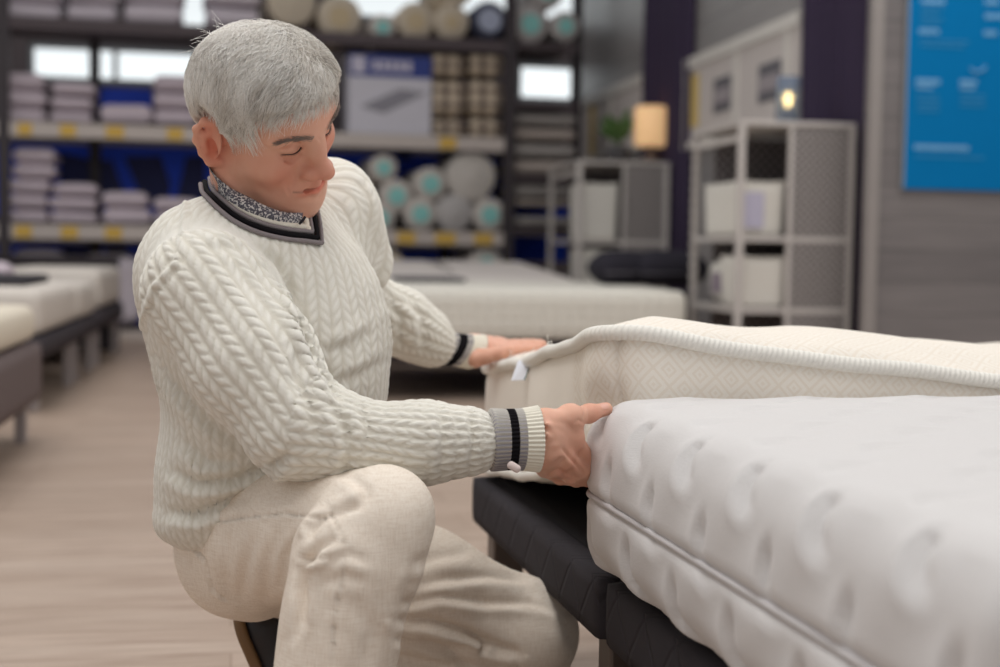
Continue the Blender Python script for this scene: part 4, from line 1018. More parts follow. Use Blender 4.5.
# big dark lettering shapes printed on the blue panel
for poly in ([(60, 152), (92, 160), (92, 200), (60, 182)], [(98, 160), (112, 160), (124, 192), (118, 206), (98, 206)], [(124, 156), (161, 156), (171, 186), (166, 206), (144, 206)], [(186, 156), (205, 156), (205, 200), (176, 200)], [(400, 144), (412, 144), (412, 160), (396, 160)], [(60, 246), (92, 246), (88, 262), (66, 262)], [(105, 246), (128, 246), (124, 258), (110, 258)]):
    pts = [rk.hit(x, y, PO-.004) for x, y in poly]; n = len(pts); m = MB(); m.add([(a-aL, PO-.004, z) for a, z in pts]+[(a-aL, PO-.0005, z) for a, z in pts], [tuple(range(n))[::-1], tuple(range(n, 2*n))]+[(i, (i+1) % n, n+(i+1) % n, n+i) for i in range(n)]); m.build('panel_print', NAVY, rk1)
rack('narrow racking bay of flat grey mattresses beside the grey wall', 515, 577, [(103, 109, 545), (176, 182, 545), (228, 233, 545), (284, 292, 545), (44, 50, 545)], [(514, 205, 590, 218, PO), (514, 236, 590, 262, PO)], [(575, .95)], [], rails=False)
# ---- folded duvets in piles
LAV = cloth_mat('pale_lilac_cotton', (196, 182, 192), (212, 200, 208), 60, .4, .9, .01)
WLAV = cloth_mat('pale_plastic_wrap', (200, 190, 200), (216, 208, 216), 40, .6, .45, .01)
ORD = ['lowest', 'second from the bottom', 'third from the bottom', 'fourth from the bottom', 'fifth from the bottom', 'sixth from the bottom']
def pile(x0, x1, y0, y1, n, where, zref, lean=0, group='folded duvets on the racking', mat=LAV):
    a0_, zt = rk.hit(x0, y0, .06); a1_, _ = rk.hit(x1, y0, .06); _, zb = rk.hit((x0+x1)/2, zref)
    h = (zt-zb)/n
    for i in range(n):
        nm = 'topmost' if i == n-1 and n > 1 else (ORD[i] if n > 1 else 'only')
        w_ = (a1_-a0_)*RNG.uniform(.94, 1.02); sh = lean*(i/n)**1.5+RNG.uniform(-.012, .012)
        t = thing('folded_duvet', (f'folded duvet, {nm} in the pile {where}' if n > 1 else f'folded duvet lying alone {where}'), 'duvet', rk.at((a0_+a1_)/2+sh, .40+RNG.uniform(0, .02), zb+i*h), rk.rz+RNG.uniform(-.03, .03), group)
        soft('cover', t, w_, .62, h*.97, min(h*.42, .05), mat, step=.04, puff=.22, seed=i+int(x0))
def zsh(y): return y
pile(5, 45, 70, 122, 3, 'first along the middle shelf', 123.5)
pile(49, 95, 79, 122, 3, 'second along the middle shelf', 123.5)
pile(99, 150, 101, 122, 1, 'under the blue strip', 124)
pile(153, 200, 72, 122, 3, 'beside the hair', 125)
pile(3, 48, 146, 223, 5, 'leaning at the left post', 224, lean=.10)
pile(50, 99, 181, 223, 3, 'second along the lower shelf', 224.5)
pile(101, 150, 189, 223, 2, 'third along the lower shelf', 225.5)
pile(154, 200, 196, 224, 2, 'behind the man\'s shoulder, lower shelf', 226)
pile(4, 62, -20, 18, 2, 'at the left end of the top shelf', 19, mat=WLAV)
pile(66, 118, -20, 20, 2, 'second along the top shelf', 20.5, mat=WLAV)
pile(124, 186, -22, 24, 2, 'third along the top shelf', 22.5, mat=WLAV)
pile(205, 262, -20, 20, 2, 'above the man\'s head on the top shelf', 26, mat=WLAV)
pile(5, 66, 246, 280, 1, 'at the left end of the bottom shelf', 329, mat=WLAV)
pile(80, 140, 250, 285, 1, 'behind the dark headboards on the bottom shelf', 329, mat=WLAV)
# ---- rolls
ROLLC = cloth_mat('ivory_roll_cover', (196, 190, 184), (214, 208, 202), 30, .5, .8, .01); ROLLB = cloth_mat('beige_roll_cover', (194, 182, 164), (212, 200, 182), 30, .5, .8, .01); ROLLP = cloth_mat('clear_wrapped_roll', (176, 172, 172), (200, 196, 194), 30, .7, .4, .01)
TEAL = pm('teal_paper_label', (140, 204, 200), .5, var=.35, scale=14); DKR = pm('dark_blue_ring', (58, 62, 84), .5); PALEB = pm('pale_blue_disc', (170, 178, 200), .5); BEIG = pm('beige_disc', (196, 178, 146), .6)
def roll_(x, y, r, mat, cen, label, off=.05, ln=.86):
    a, z = rk.hit(x, y, off); R_ = r/F*proj(np.array(rk.at(a, off, z)))[2]
    t = thing('rolled_mattress', label, 'mattress', rk.at(a, off, z-R_), rk.rz, 'rolled mattresses on the racking')
    prof = [(R_*.05, 0.012), (R_*.30, .004), (R_*.33, .010), (R_*.5, .002), (R_*.54, .009), (R_*.7, .001), (R_*.74, .008), (R_*.9, .004), (R_, .03), (R_*1.0, ln*.5), (R_, ln-.03), (R_*.9, ln)]
    f = lambda V: np.stack([V[:, 0]*(1+.03*np.sin(3*np.arctan2(V[:, 1], V[:, 0]))), V[:, 2], V[:, 1]+R_], 1)
    MB().lathe(prof, 28, f).build('roll', mat, t, True)
    if cen: MB().lathe([(R_*cen[1], -.004), (R_*cen[1], .0)], 24, lambda V: np.stack([V[:, 0], V[:, 2], V[:, 1]+R_], 1)).build('end_label', cen[0], t)
TL_ = (TEAL, .52)
roll_(384, 168, 14, ROLLC, TL_, 'small teal-centred roll topmost at the left of the roll stack')
roll_(357, 190, 16, ROLLB, None, 'plain beige roll half hidden behind the man\'s shoulder')
roll_(397, 196, 17, ROLLC, TL_, 'teal-centred roll in the middle row, below the topmost small one')
roll_(381, 218, 15, ROLLC, TL_, 'teal-centred roll resting at the left of the bottom row')
roll_(431, 184, 17, ROLLC, TL_, 'teal-centred roll in the upper row beside the largest roll')
roll_(421, 214, 17, ROLLC, TL_, 'teal-centred roll second in the bottom row')
roll_(472, 177, 25, ROLLC, None, 'largest plain pale roll at the upper right of the roll stack')
roll_(455, 213, 19, ROLLP, None, 'plain wrapped roll under the largest roll')
roll_(490, 215, 17, ROLLC, TL_, 'teal-centred roll at the right end of the bottom row beside the dark post')
roll_(387, 265, 17, ROLLB, None, 'plain beige roll low on the bottom shelf behind the far beds')
roll_(487, 266, 18, ROLLC, TL_, 'teal-centred roll low on the bottom shelf behind the far beds')
roll_(292, 2, 24, ROLLB, None, 'yellowish roll on the top shelf right above the man\'s hair')
roll_(340, 17, 22, ROLLB, (BEIG, .5), 'big beige roll on the top shelf right of the man\'s hair')
roll_(383, 27, 13, ROLLC, TL_, 'smallest teal-centred roll on the top shelf')
roll_(416, 21, 19, ROLLB, (BEIG, .5), 'beige roll on the top shelf above the boxed product')
roll_(452, 22, 18, ROLLB, (BEIG, .4), 'beige roll on the top shelf above the checked bundles')
roll_(456, -12, 18, ROLLB, None, 'upper beige roll resting on the row, cut by the top edge of the picture')
roll_(490, 20, 19, DKR, (PALEB, .62), 'dark-rimmed roll with pale blue centre on the top shelf')
roll_(531, 24, 19, ROLLP, TL_, 'large wrapped teal-centred roll at the top right of the racking')
roll_(566, 26, 15, ROLLP, TL_, 'wrapped teal-centred roll touching the grey wall on the top shelf')
roll_(548, -9, 17, ROLLP, TL_, 'wrapped roll resting on two others at the top right, cut by the picture edge')
# ---- boxed product
a0_, zt = rk.hit(349, 53, .05); a1_, zb = rk.hit(431, 133, .05); zb = max(zb, rk.hit(390, 128)[1])
t = thing('product_box', 'upright box with blue top band and a grey mattress picture on the shelf', 'box', rk.at((a0_+a1_)/2, .05, rk.hit(100, 124)[1]), rk.rz); w_ = a1_-a0_; zb = rk.hit(100, 124)[1]; H_ = zt-zb
MB().box(-w_/2, w_/2, 0, .35, 0, H_).build('carton', pm('white_carton', (206, 204, 214), .5), t, bevel=.006)
MB().box(-w_/2, w_/2, -.004, 0, H_*.72, H_).build('printed_band', pm('blue_band', (44, 62, 138), .5), t)
m = MB(); 
for k in range(5): m.box(-w_*.22+k*w_*.10, -w_*.22+k*w_*.10+w_*.072, -.008, -.004, H_*.79, H_*.93)
m.box(-w_*.47, -w_*.30, -.008, -.004, H_*.76, H_*.97); m.build('printed_lettering', pm('pale_print', (200, 196, 214), .5), t)
m = MB(); m.add([(-w_*.36, -.004, H_*.34), (-w_*.08, -.004, H_*.26), (w_*.44, -.004, H_*.54), (w_*.12, -.004, H_*.58), (-w_*.36, -.0005, H_*.34), (-w_*.08, -.0005, H_*.26), (w_*.44, -.0005, H_*.54), (w_*.12, -.0005, H_*.58)], BOXF); m.build('printed_picture', pm('grey_print', (142, 140, 150), .5), t)
# ---- checked blanket bundles
def plaid():
    m, nt, b = newmat('brown_check_wool'); h = N(nt); x, y, z = h.sep(h.obj())
    f = lambda v, p: h.m('LESS_THAN', h.m('FRACT', h.m('DIVIDE', v, p)), .45)
    s = h.m('ADD', f(h.m('ADD', x, 5), .13), f(h.m('ADD', z, 5), .11)); h.put(b.inputs['Base Color'], h.ramp(h.m('MULTIPLY', s, .5), [(0, lin((214, 198, 176))), (.4, lin((164, 148, 132))), (.9, lin((98, 86, 82)))])); b.inputs['Roughness'].default_value = .95; return m
PL = plaid()
for xa, xb, side in ((432, 467, 'left'), (470, 504, 'right')):
    for (ya, yb), nm in (((118, 136), 'bottom'), ((79, 115), 'middle'), ((51, 76), 'top')):
        aa, zt = rk.hit(xa, ya, .05); ab, zb = rk.hit(xb, yb, .05); 
        if nm == 'bottom': zb = rk.hit(100, 124)[1]
        t = thing('blanket_bundle', f'brown checked bundle, {nm} of the {side} column next to the boxed product', 'blanket', rk.at((aa+ab)/2, .32, zb), rk.rz, 'brown checked bundles')
        soft('bundle', t, ab-aa, .5, zt-zb, .05, PL, step=.04, puff=.15, seed=xa+ya)
# ---- flat mattresses in the narrow bay
GRS = [cloth_mat('grey_ticking', (150, 146, 144), (176, 170, 166), 50, .3, .85, .01), cloth_mat('beige_ticking', (168, 156, 150), (188, 178, 170), 50, .3, .85, .01)]
for k, (ya, yb, zs_) in enumerate([(112, 126, 'pile under the bright window, upper'), (127, 141, 'pile under the bright window, second'), (143, 158, 'pile under the bright window, third'), (159, 175, 'pile under the bright window, lowest'), (184, 198, 'small pile above the blue gap, upper'), (199, 207, 'small pile above the blue gap, middle'), (216, 227, 'pile just under the blue gap')]):
    aa, zt = rk.hit(514, ya, .04); ab, zb = rk.hit(577, yb, .04)
    t = thing('folded_mattress', f'flat folded grey mattress in the narrow bay, {zs_}', 'mattress', rk.at((aa+ab)/2, .40, zb), rk.rz, 'flat mattresses in the narrow bay'); soft('cover', t, ab-aa, .7, zt-zb, .03, GRS[k % 2], step=.05, puff=.1, seed=k)

# ---- wall boards, curtains
WB = pm('white_board_panel', (206, 198, 194), .5); WBF = pm('white_board_frame', (216, 212, 206), .4); YP = pm('yellow_print', (214, 186, 112), .6); GP = pm('grey_photo_print', (104, 102, 108), .6); GP2 = pm('pale_photo_print', (160, 152, 156), .6)
def board(label, xl, xr, yt_l, yb_l, prints, div):
    a_far, zt = wa(xl, yt_l, .03); _, zb = wa(xl, yb_l, .03); a_near, _ = wa(xr, 20, .03)
    t = thing('wall_board', label, 'board', wall.at(a_near, .0, zb), wall.rz); L = a_far-a_near; H_ = zt-zb
    MB().box(0, L, .001, .03, 0, H_).build('panel', WB, t, bevel=.004)
    m = MB(); q = .05; m.box(-.01, L+.01, .028, .05, H_-q*1.6, H_).box(-.01, L+.01, .028, .05, 0, q).box(L-q, L, .028, .05, q, H_-q)
    for dx in div: a_, _ = wa(dx, 60, .03); a_ -= a_near; m.box(a_-.03, a_+.03, .028, .045, q, H_-q)
    m.build('frame', WBF, t)
    for (xa, xb, ya, yb, mt, nm) in prints:
        a1_, z1 = wa(xa, ya, .032); _, z0 = wa(xa, yb, .032); a2_, _ = wa(xb, ya, .032)
        o = MB().box(a2_-a_near, a1_-a_near, .030, .034, z0-zb, z1-zb).build(nm, mt, t)
        if nm == 'photo_print': hh = z1-z0; MB().box(a2_-a_near+.02, a1_-a_near-.02, .034, .036, z0-zb+hh*.28, z0-zb+hh*.68).build('print_detail', GP2, o)
board('white framed wall board with two grey photographs above the nearer wire cabinet', 687, 800, 60, 150, [(691, 699, 76, 128, YP, 'yellow_strip'), (714, 731, 80, 114, GP, 'photo_print'), (759, 781, 66, 104, GP, 'photo_print')], (737, 788))
board('narrower white framed wall board behind the plant and lit lamp', 577, 642, 103, 165, [(590, 595, 106, 160, YP, 'yellow_strip')], (612,))
CUR = cloth_mat('dark_plum_curtain', (48, 40, 60), (70, 60, 82), 120, .4, .8, .004)
def curtain(label, xl, xr, yb, folds, off):
    a_f, _ = wa(xl, 100, off); a_n, zb = wa(xr, yb, off); zb = max(zb, .02) if yb < 400 else .02
    t = thing('curtain', label, 'curtain', wall.at(a_n, 0, 0), wall.rz); L = a_f-a_n; n = folds*10; V = []
    for i in range(n+1):
        u = i/n; y = off+.022*math.sin(u*folds*2*PI)+.01*math.sin(u*folds*5.1)
        for z in (zb, 1.2, 2.4, 3.9): V.append((u*L, y+.006*math.sin(z*2+u*9), z))
    n2 = len(V); V += [(x, y-.008, z) for x, y, z in V]
    Fc = [(i*4+k, (i+1)*4+k, (i+1)*4+k+1, i*4+k+1) for i in range(n) for k in range(3)]; Fc += [tuple(n2+v for v in f[::-1]) for f in Fc]
    for i in range(n): Fc += [(i*4, n2+i*4, n2+(i+1)*4, (i+1)*4), (i*4+3, (i+1)*4+3, n2+(i+1)*4+3, n2+i*4+3)]
    for e in (0, n): Fc += [(e*4+k, e*4+k+1, n2+e*4+k+1, n2+e*4+k) for k in range(3)]
    obj('fabric', V, Fc, CUR, t, True); MB().tube([(-.03, off, 3.93), (L+.03, off, 3.93)], .02, 10).build('curtain_rail', RD_, t)
curtain('dark plum curtain between the two wall boards, behind the lit lamp', 643, 684, 420, 5, .032)
curtain('wider dark plum curtain behind the nearer wire cabinet, beside the plank wall', 802, 866, 420, 9, .045)
# ---- blue information sign
a0_, zb = ew.hit(903.5, 189, -.03); zt = zb+1.25; ww = 1.0
t = thing('wall_sign', 'bright blue information sign with faint pale text on the plank wall', 'sign', ew.at(a0_, -.03, zb), ew.rz)
MB().box(0, ww, 0, .022, 0, 1.25).build('sign_panel', pm('bright_blue_sign', (0, 116, 178), .75, var=.04, spec=.1), t, bevel=.003)
MB().box(-.006, 0, -.002, .024, 0, 1.25).build('sign_edge', pm('sign_edge', (150, 160, 168), .4), t)
SH_, ST_ = pm('pale_sign_print', (110, 168, 212), .5), pm('faint_sign_print', (52, 142, 192), .5)
def line(px0, px1, py, hpx, mb, jag=True):
    nm_, mt_ = ('sign_heading', SH_) if mb else ('sign_text', ST_); mb = MB()
    x0, z = ew.hit(px0, py, -.032); x1, _ = ew.hit(px1, py, -.032); h_ = hpx/203
    x = x0-a0_; x1 -= a0_; z -= zb
    while x < x1:
        w_ = RNG.uniform(.012, .03) if jag else x1-x; mb.box(x, min(x+w_, x1), -.0035, .0002, z-h_/2*RNG.uniform(.7, 1), z+h_/2); x += w_-.001
    mb.build(nm_, mt_, t)
for (a, b2, y) in ((921, 945, 1), (985, 999, 2), (985, 1012, 16), (919, 939, 31), (984, 997, 33), (916, 940, 81), (960, 977, 82), (914, 969, 147)): line(a, b2, y, 5, True)
for (a, b2, y) in ((916, 933, 87), (960, 975, 87.5)): line(a, b2, y, 3.2, True)
for (a, b2, ys) in ((921, 945, (8, 13, 18, 23)), (920, 972, (40, 45)), (917, 946, (95, 100, 105, 110)), (960, 990, (95, 100, 105)), (915, 985, (156,))):
    for y in ys: line(a, b2-RNG.uniform(0, 8), y, 1.6, False)
sm = [ew.hit(x, y, -.033) for x, y in ((970, 68), (975, 72), (981, 71), (986, 67))]
MB().tube([(a-a0_, -.002, z-zb) for a, z in sm], .006, 6).build('sign_emblem', SH_, t)

# ---- wire cabinets
def perf(name, dots, base=(176, 170, 167), dark=(112, 106, 105), scale=.040):
    m, nt, b = newmat(name); h = N(nt); x, y, z = h.sep(h.obj()); s = scale
    def cell(v, o): return h.m('SUBTRACT', h.m('FRACT', h.m('ADD', h.m('DIVIDE', v, s), o)), .5)
    xy = h.m('ADD', x, y)
    d1 = h.m('SQRT', h.m('ADD', h.m('POWER', cell(xy, 50.), 2), h.m('POWER', cell(z, 50.), 2)))
    d2 = h.m('SQRT', h.m('ADD', h.m('POWER', cell(xy, 50.5), 2), h.m('POWER', cell(z, 50.5), 2)))
    hole = h.m('LESS_THAN', h.m('MINIMUM', d1, d2), dots)
    h.put(b.inputs['Base Color'], h.mix(hole, lin(base), lin(dark))); b.inputs['Roughness'].default_value = .5
    h.put(b.inputs['Normal'], h.bump(h.m('SUBTRACT', 1, hole), .5, .003)); return m
PERF = perf('perforated_sheet', .33); PERFD = perf('dark_perforated_back', .34, (168, 162, 160), (88, 82, 86), .055); POST = pm('pale_grey_powder_coat', (198, 192, 188), .45)
WFAB = cloth_mat('white_bin_fabric', (214, 210, 202), (226, 223, 216), 80, .4, .9, .006)
def cabinet(label, pxl, pxr, ytop, d, xpan, depth, shelf_y):
    cp = Plane(W(pxl, 250, d), RV); aR, _ = cp.hit(pxr, 250); aP, _ = cp.hit(xpan, 250); _, zt = cp.hit((pxl+pxr)/2, ytop)
    t = thing('wire_cabinet', label, 'cabinet', cp.at(0), cp.rz); q = .034 if d < 8 else .04
    for x in (0, aR-q):
        for y in (0, depth-q): MB().box(x, x+q, y, y+q, .02, zt-.012).build('post', POST, t, bevel=.003)
    MB().box(0, aR, 0, depth, zt-.012, zt+.014).build('top_panel', POST, t, bevel=.003)
    zs = []
    for sy in shelf_y:
        _, z = cp.hit(pxl+10, sy); zs.append(z); MB().box(q, aR-q, .004, depth-.004, z-.028, z).build('shelf', POST, t, bevel=.002); 
        MB().box(.004, q-.004, q, depth-q, z-.028, z-.004).build('side_rail', POST, t)
    MB().box(.004, q-.004, q, depth-q, zt-.09, zt-.06).build('side_rail', POST, t)
    MB().box(aP, aR-q, .006, .014, .05, zt-.02).build('door', PERF, t)
    m = MB(); m.box(aP-.018, aP+.004, -.004, .02, .04, zt-.014); m.box(aP, aR-q, -.002, .018, .04, .07); m.build('door_frame', POST, t)
    MB().box(aP*.45, aR-q, depth-.02, depth-.012, .05, zt-.02).build('back_panel', PERFD, t)
    MB().box(aR-.012, aR-.002, q, depth-q, .05, zt-.02).build('side_panel', PERF, t)
    n = MB()
    for z in np.arange(.3, zt-.1, .06): n.box(-.004, .002, depth-q+.006, depth-.006, z, z+.025)
    n.build('slot_strip', RD_, t)
    return cp, zs, zt, aR, aP, q
def bin_(cp, label, xa, xb, ya, zb, y0, dep, par=None, tagc=None):
    a0_, zt = cp.hit(xa, ya, y0); a1_, _ = cp.hit(xb, ya, y0); t = thing('storage_bin', label, 'box', cp.at((a0_+a1_)/2, y0, zb), cp.rz); w_ = a1_-a0_; H_ = zt-zb
    V, Q = lattice(w_, dep, H_, .02, .03); V[:, :2] *= (1-.06*(.5-V[:, 2:3]/H_)); obj('fabric_body', V+[0, dep/2, H_/2], Q, WFAB, t, True)
    m = MB(); m.tube([(-w_/2+.01, .0, H_-.005), (w_/2-.01, .0, H_-.005), (w_/2-.01, dep, H_-.005), (-w_/2+.01, dep, H_-.005)], .009, 8, closed=True); m.build('rim', WFAB, t)
    if tagc: MB().box(-w_*.42, -w_*.42+w_*tagc[1], -.008, -.001, H_*.15, H_*.80).build('card_insert', tagc[0], t)
    return t
LIL = pm('lilac_card', (188, 184, 204), .6)
c1, z1, zt1, aR1, aP1, q1 = cabinet('tall pale wire cabinet with perforated door, the nearer of the two', 737, 853, 124, 7.0, 790, .78, (308, 236))
z308, z236 = z1
bin_(c1, 'white fabric bin with lilac card on the middle shelf of the nearer cabinet', 741, 787, 181, z236, .05, .60, tagc=(LIL, .42))
bin_(c1, 'white fabric bin on the lower shelf of the nearer cabinet', 742, 788, 257, z308, .04, .34)
t = thing('cushion', 'cream box cushion at the back of the lower shelf of the nearer cabinet', 'cushion', c1.at(.24, .58, z308), c1.rz); soft('cover', t, .30, .30, .24, .05, WFAB, step=.03, puff=.2, seed=4)
MB().box(-.155, -.151, -.09, .06, .06, .17).build('side_label', pm('mauve_label', (146, 132, 146), .6), t)
c2, z2, zt2, aR2, aP2, q2 = cabinet('pale wire cabinet farther back, carrying the plant and the lit lamp', 576, 668, 163, 10.4, 624, 1.05, (240, 284))
bin_(c2, 'white storage box on the upper shelf of the farther cabinet', 584, 619, 183, z2[0], .05, .5); bin_(c2, 'white storage box on the lower shelf of the farther cabinet', 584, 619, 249, z2[1], .05, .5)
# plant on cabinet 2
a, _ = c2.hit(618, 150, .25); t = thing('potted_plant', 'green leafy plant in a dark pot beside the lit lamp', 'plant', c2.at(a, .25, zt2+.014), c2.rz)
MB().lathe([(.07, 0), (.088, .05), (.09, .13), (.08, .132), (.075, .11)], 24).build('pot', pm('dark_pot', (74, 72, 74), .7), t, True)
lv = MB(); G = pm('leaf_green', (72, 104, 52), .55, var=.3)
for k, (lx_, lz_, ly_) in enumerate([(-.14, .26, 0), (-.11, .20, .04), (-.17, .18, -.03), (.09, .34, 0), (.07, .27, .05), (.12, .25, -.03), (-.03, .25, -.05), (.05, .18, .06), (-.08, .30, .05), (.10, .18, 0)]):
    tip = np.array([lx_, ly_, lz_+.08]); b0 = np.array([0, 0, .10]); mid_ = (b0+tip)/2+np.array([-lx_*.2, 0, .06]); sd = np.cross(tip-b0, [0, 1, .2]); sd /= np.linalg.norm(sd); P5 = [(1-s_)**2*b0+2*s_*(1-s_)*mid_+s_*s_*tip for s_ in np.linspace(0, 1, 9)]; n0 = np.array([0, .004, 0])
    V = []
    for i, p in enumerate(P5):
        w_ = .030*max(0, math.sin(PI*max(0, i/8-.28)/.72))+.003; V += [p-sd*w_, p+n0, p+sd*w_, p-n0]
    lv.add(V, [(i*4+k_, i*4+(k_+1) % 4, (i+1)*4+(k_+1) % 4, (i+1)*4+k_) for i in range(8) for k_ in range(4)]+[(0, 1, 2, 3), (35, 34, 33, 32)])
lv.build('leaves', G, t, True)
def emit(name, rgb, s):
    m, nt, b = newmat(name); b.inputs['Base Color'].default_value = (*lin(rgb), 1); b.inputs['Emission Color'].default_value = (*lin(rgb), 1); b.inputs['Emission Strength'].default_value = s; return m
a, _ = c2.hit(651, 150, .22); t = thing('table_lamp', 'lit table lamp with a warm drum shade on the farther cabinet', 'lamp', c2.at(a, .22, zt2+.014), c2.rz)
MB().lathe([(.075, 0), (.078, .03), (.05, .05), (.028, .08), (.022, .13), (.012, .15)], 24).build('lamp_base', pm('dark_lamp_base', (96, 84, 80), .4), t, True)
sh_ = emit('lit_lamp_shade', (232, 188, 138), .55)
MB().lathe([(.120, .135), (.132, .15), (.132, .42), (.118, .435), (.116, .43), (.128, .415), (.128, .155)], 36).build('lamp_shade', sh_, t, True); MB().lathe([(.02, .17), (.035, .2), (.035, .24), (.01, .26)], 14).build('bulb', emit('warm_bulb', (255, 220, 170), 3), t, True)
# blue lantern on cabinet 1
a, _ = c1.hit(788, 100, .30); t = thing('lantern_lamp', 'blue-grey glass lantern with a glowing bulb on top of the nearer cabinet', 'lamp', c1.at(a, .30, zt1+.014), c1.rz)
bgm, _, bb_ = newmat('blue_smoked_glass'); bb_.inputs['Base Color'].default_value = (*lin((158, 170, 190)), 1); bb_.inputs['Roughness'].default_value = .1; bb_.inputs['Transmission Weight'].default_value = .6; bb_.inputs['IOR'].default_value = 1.1
MB().lathe([(.055, 0), (.062, .004), (.062, .255), (.058, .258), (.056, .25), (.056, .012)], 32).build('glass_cylinder', bgm, t, True)
MB().lathe([(.03, .0), (.03, .03), (.012, .04), (.010, .10)], 16).build('socket', RD_, t); MB().lathe([(.008, .10), (.018, .12), (.023, .145), (.015, .17), (.004, .178)], 20).build('bulb', emit('amber_bulb', (255, 206, 120), 22), t, True)

# ---- far display beds
CH2 = cloth_mat('charcoal_base_fabric', (58, 54, 58), (74, 68, 72), 200, .3, .9, .002)
def channel_mat(name, c1, c2, p=.07):
    m, nt, b = newmat(name); h = N(nt); x, y, z = h.sep(h.obj()); s = h.m('ABSOLUTE', h.m('SINE', h.m('MULTIPLY', x, PI/p))); s2 = h.m('ABSOLUTE', h.m('SINE', h.m('MULTIPLY', z, PI/.055)))
    h.put(b.inputs['Base Color'], h.mix(h.noise(h.obj(), 20), lin(c1), lin(c2))); b.inputs['Roughness'].default_value = .85
    h.put(b.inputs['Normal'], h.bump(h.m('ADD', h.m('POWER', s, .5), h.m('MULTIPLY', h.m('POWER', s2, .5), .7)), .6, .012)); return m
QM = channel_mat('white_channel_quilt', (216, 212, 202), (228, 224, 214))
LG = pm('steel_bed_leg', (166, 158, 158), .35, metal=.3)
def base(t, w, l, zb, zt, mat, inset=.08, fr='bed_frame'):
    V, Q = lattice(w, l, zt-zb, .02, .05); obj(fr, V+[w/2, l/2, (zt+zb)/2], Q, mat, t, True)
    for x in (inset, w-inset):
        for y in (min(inset, .06), l-inset): MB().box(x-.022, x+.022, y-.022, y+.022, 0, zb+.01).build('leg', LG, t, bevel=.005)
# wide bed behind the foreground mattresses
bp = Plane(W(400, 290, 7.0), RV); aL_, z_t = bp.hit(352, 289); aR_, _ = bp.hit(689, 292)
t = thing('display_bed', 'dark low bed base under the wide quilted mattress behind the man\'s hands', 'bed', bp.at(aL_), bp.rz); wB = aR_-aL_
base(t, wB-.02, 1.9, .20, .305, CH2)
_, zmt = bp.hit(540, 290)
t = thing('mattress', 'wide white channel-quilted mattress behind the man\'s far hand', 'mattress', bp.at(aL_, 0, .308), bp.rz); V, Q = lattice(wB, 1.95, zmt-.308, .05, .04); obj('mattress_cover', V+[wB/2, 1.95/2, (zmt-.308)/2], Q, QM, t, True)
a, _ = bp.hit(645, 285, 1.15)
for px, nm, off_, rz_ in ((626, 'left of the two dark pillows on the wide quilted mattress', 1.2, .12), (668, 'right of the two dark pillows, nearest the wire cabinet', 1.15, -.05)):
    a, _ = bp.hit(px, 285, off_); t = thing('pillow', nm, 'pillow', bp.at(a, off_, zmt), bp.rz+rz_); soft('pillow_cover', t, .44, .34, .21, .09, cloth_mat('black_pillow_cotton', (40, 38, 46), (54, 52, 60), 60, .4), step=.03, puff=.5, seed=px)
    MB().tube([(-.20, -.165, .075), (0, -.175, .078), (.20, -.165, .075)], .006, 6).build('piping', pm('grey_piping', (96, 92, 100), .7), t, True)
a, _ = bp.hit(428, 288, 1.45); t = thing('throw', 'thin dark throw lying on the left of the wide quilted mattress', 'throw', bp.at(a, 1.45, zmt), bp.rz+.05); soft('fabric', t, .42, .35, .03, .014, cloth_mat('dark_throw', (70, 68, 74), (86, 84, 88), 60, .4), step=.03, seed=9)
# raised bed behind it
bp2 = Plane(W(400, 275, 9.2), RV); a0_, _ = bp2.hit(340, 275); a1_, _ = bp2.hit(577, 280); wC = a1_-a0_
t = thing('display_bed', 'bed base farther back between the wide quilted mattress and the racking', 'bed', bp2.at(a0_), bp2.rz); base(t, wC, 1.2, .16, .36, CH2)
t = thing('mattress', 'pale mattress sloping up at the far end, in front of the stacked rolls', 'mattress', bp2.at(a0_, 0, .362), bp2.rz); V, Q = lattice(wC, 1.25, .22, .05, .04); V = V+[wC/2, 1.25/2, .11]; V[:, 2] += np.where(V[:, 2] > .11, .10*np.clip(V[:, 1]/1.2, 0, 1), 0); V[:, 0] -= np.where(V[:, 0] > wC/2, .12*V[:, 1], 0); obj('mattress_cover', V, Q, cloth_mat('pale_ticking', (204, 196, 192), (218, 211, 206), 60, .3), t, True)
# beds along the left side of the aisle (their foot ends line the aisle)
AL = Plane(W(44, 350, 6.3), AV)     # d = along the aisle away from camera, n = to the left
def left_bed(a0, ln, zb, zt, mat, mlabel, blabel, mz, mmat, gap=.03):
    t = thing('display_bed', blabel, 'bed', AL.at(a0), AL.rz, 'display beds along the left aisle'); base(t, ln, 2.0, zb, zt, mat, .16 if mat == TAU else .10)
    if mz:
        t = thing('mattress', mlabel, 'mattress', AL.at(a0+gap, .02, zt+.003), AL.rz); ml_ = .62 if 'taller' in mlabel else 1.9; V, Q = lattice(ln-2*gap, ml_, mz-zt, .05, .04); obj('mattress_cover', V+[(ln-2*gap)/2, ml_/2, (mz-zt)/2], Q, mmat, t, True)
TAU = cloth_mat('taupe_upholstery', (104, 92, 92), (120, 108, 106), 300, .3, .9, .002); WM = cloth_mat('off_white_cover', (206, 198, 190), (222, 215, 207), 30, .3, .85, .006); CM = cloth_mat('cream_cover', (218, 208, 190), (230, 221, 205), 30, .3, .85, .006)
AL.o = AL.o-AL.n*.115
left_bed(-2.3, 1.50, .155, .385, TAU, 'cream mattress on the taupe bed at the left edge of the picture', 'taupe upholstered bed nearest the camera at the left edge', .53, CM)
AL.o = AL.o+AL.n*.115
left_bed(.0, 1.33, .244, .345, CH2, 'white mattress on the second bed along the left aisle', 'charcoal bed base second along the left aisle', .56, WM)
left_bed(1.36, .90, .244, .345, CH2, 'white mattress third along the left aisle', 'charcoal bed base third along the left aisle', .55, WM)
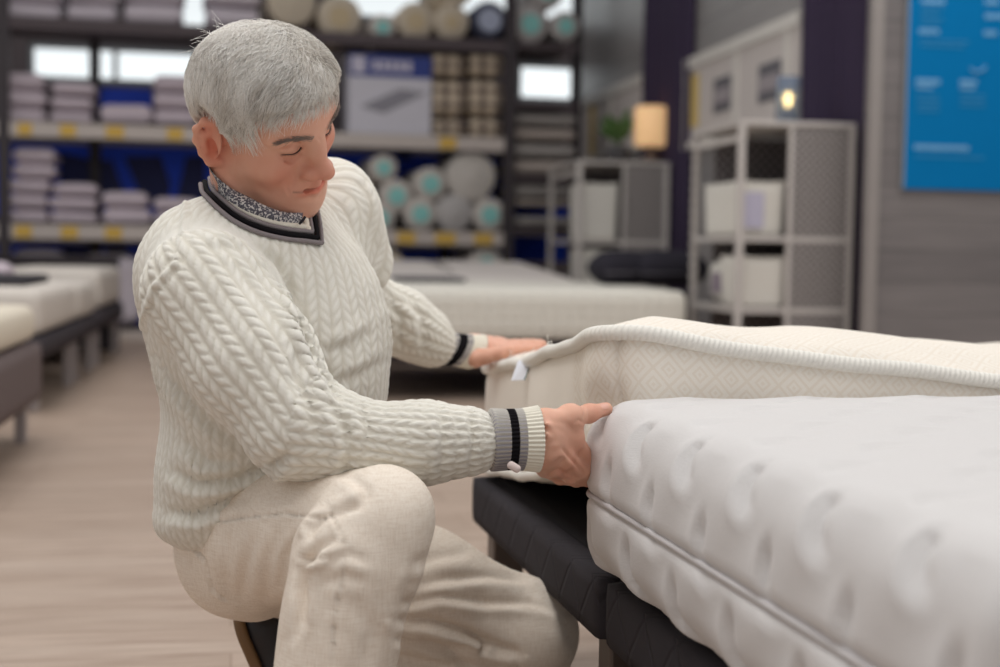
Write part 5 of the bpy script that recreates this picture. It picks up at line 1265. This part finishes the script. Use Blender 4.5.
left_bed(2.40, 1.35, .244, .36, CH2, 'taller white mattress fourth along the left aisle, before the racking', 'charcoal bed base farthest along the left aisle', .61, WM)
t = thing('throw', 'dark throw across the white mattress second along the left aisle', 'throw', AL.at(.85, 1.0, .56), AL.rz); soft('fabric', t, .80, 1.7, .05, .02, cloth_mat('charcoal_throw', (56, 54, 58), (68, 66, 70), 60, .4), step=.04, seed=3)
t = thing('pillow', 'lilac pillow on the beds at the left edge', 'pillow', AL.at(1.55, .75, .555), AL.rz+.1); soft('pillow_cover', t, .5, .7, .12, .055, LAV, step=.04, puff=.5, seed=12)
t = thing('headboard', 'dark headboard panel behind the beds along the left aisle', 'headboard', AL.at(3.85, .05, 0), AL.rz); MB().box(0, .08, 0, 2.2, 0, .66).build('panel', CH2, t, bevel=.01); MB().box(-.02, .1, -.01, 2.22, .66, .682).build('cap_rail', RD_, t)
t = thing('pillow', 'beige pillow at the left edge below the racking', 'pillow', AL.at(1.75, 1.5, .555), AL.rz); soft('pillow_cover', t, .4, .55, .13, .06, cloth_mat('beige_pillow', (206, 178, 152), (218, 192, 168), 60, .4), step=.04, puff=.5, seed=14)
# ================================================================== LIGHT
w = bpy.data.worlds.new('World'); bpy.context.scene.world = w; w.use_nodes = True
nt = w.node_tree; bg = nt.nodes['Background']; bg.inputs[0].default_value = (1, .985, .975, 1); h = N(nt); dz = h.sep(h.n('ShaderNodeTexCoord').outputs['Generated']); f = h.m('MULTIPLY', h.m('SUBTRACT', 1, h.m('MULTIPLY', h.m('ABSOLUTE', dz[2]), 2.2, clamp=True)), h.m('MAXIMUM', dz[1], 0)); h.put(bg.inputs[1], h.m('ADD', .50, h.m('MULTIPLY', h.m('MULTIPLY', f, f), 1.5)))
def area(name, loc, sx, sy, power, col=(1, .985, .965), rot=(0, 0, 0)):
    l = bpy.data.lights.new(name, 'AREA'); l.shape = 'RECTANGLE'; l.size = sx; l.size_y = sy; l.energy = power; l.color = col
    o = bpy.data.objects.new(name, l); o.location = loc; o.rotation_euler = rot; C.objects.link(o); return o
area('ceiling_light', (-.6, 1.2, 3.4), 1.2, 3.0, 60)
area('ceiling_light', (2.4, 2.2, 3.4), 1.2, 3.0, 46)
area('ceiling_light', (-2.5, 6.0, 3.6), 1.5, 5.0, 75)
area('ceiling_light', (2.0, 7.0, 3.6), 1.5, 5.0, 85)
vs = bpy.context.scene.view_settings; vs.view_transform = 'Standard'; vs.look = 'None'; vs.gamma = 1; vs.exposure = -.12; vs.use_curve_mapping = False
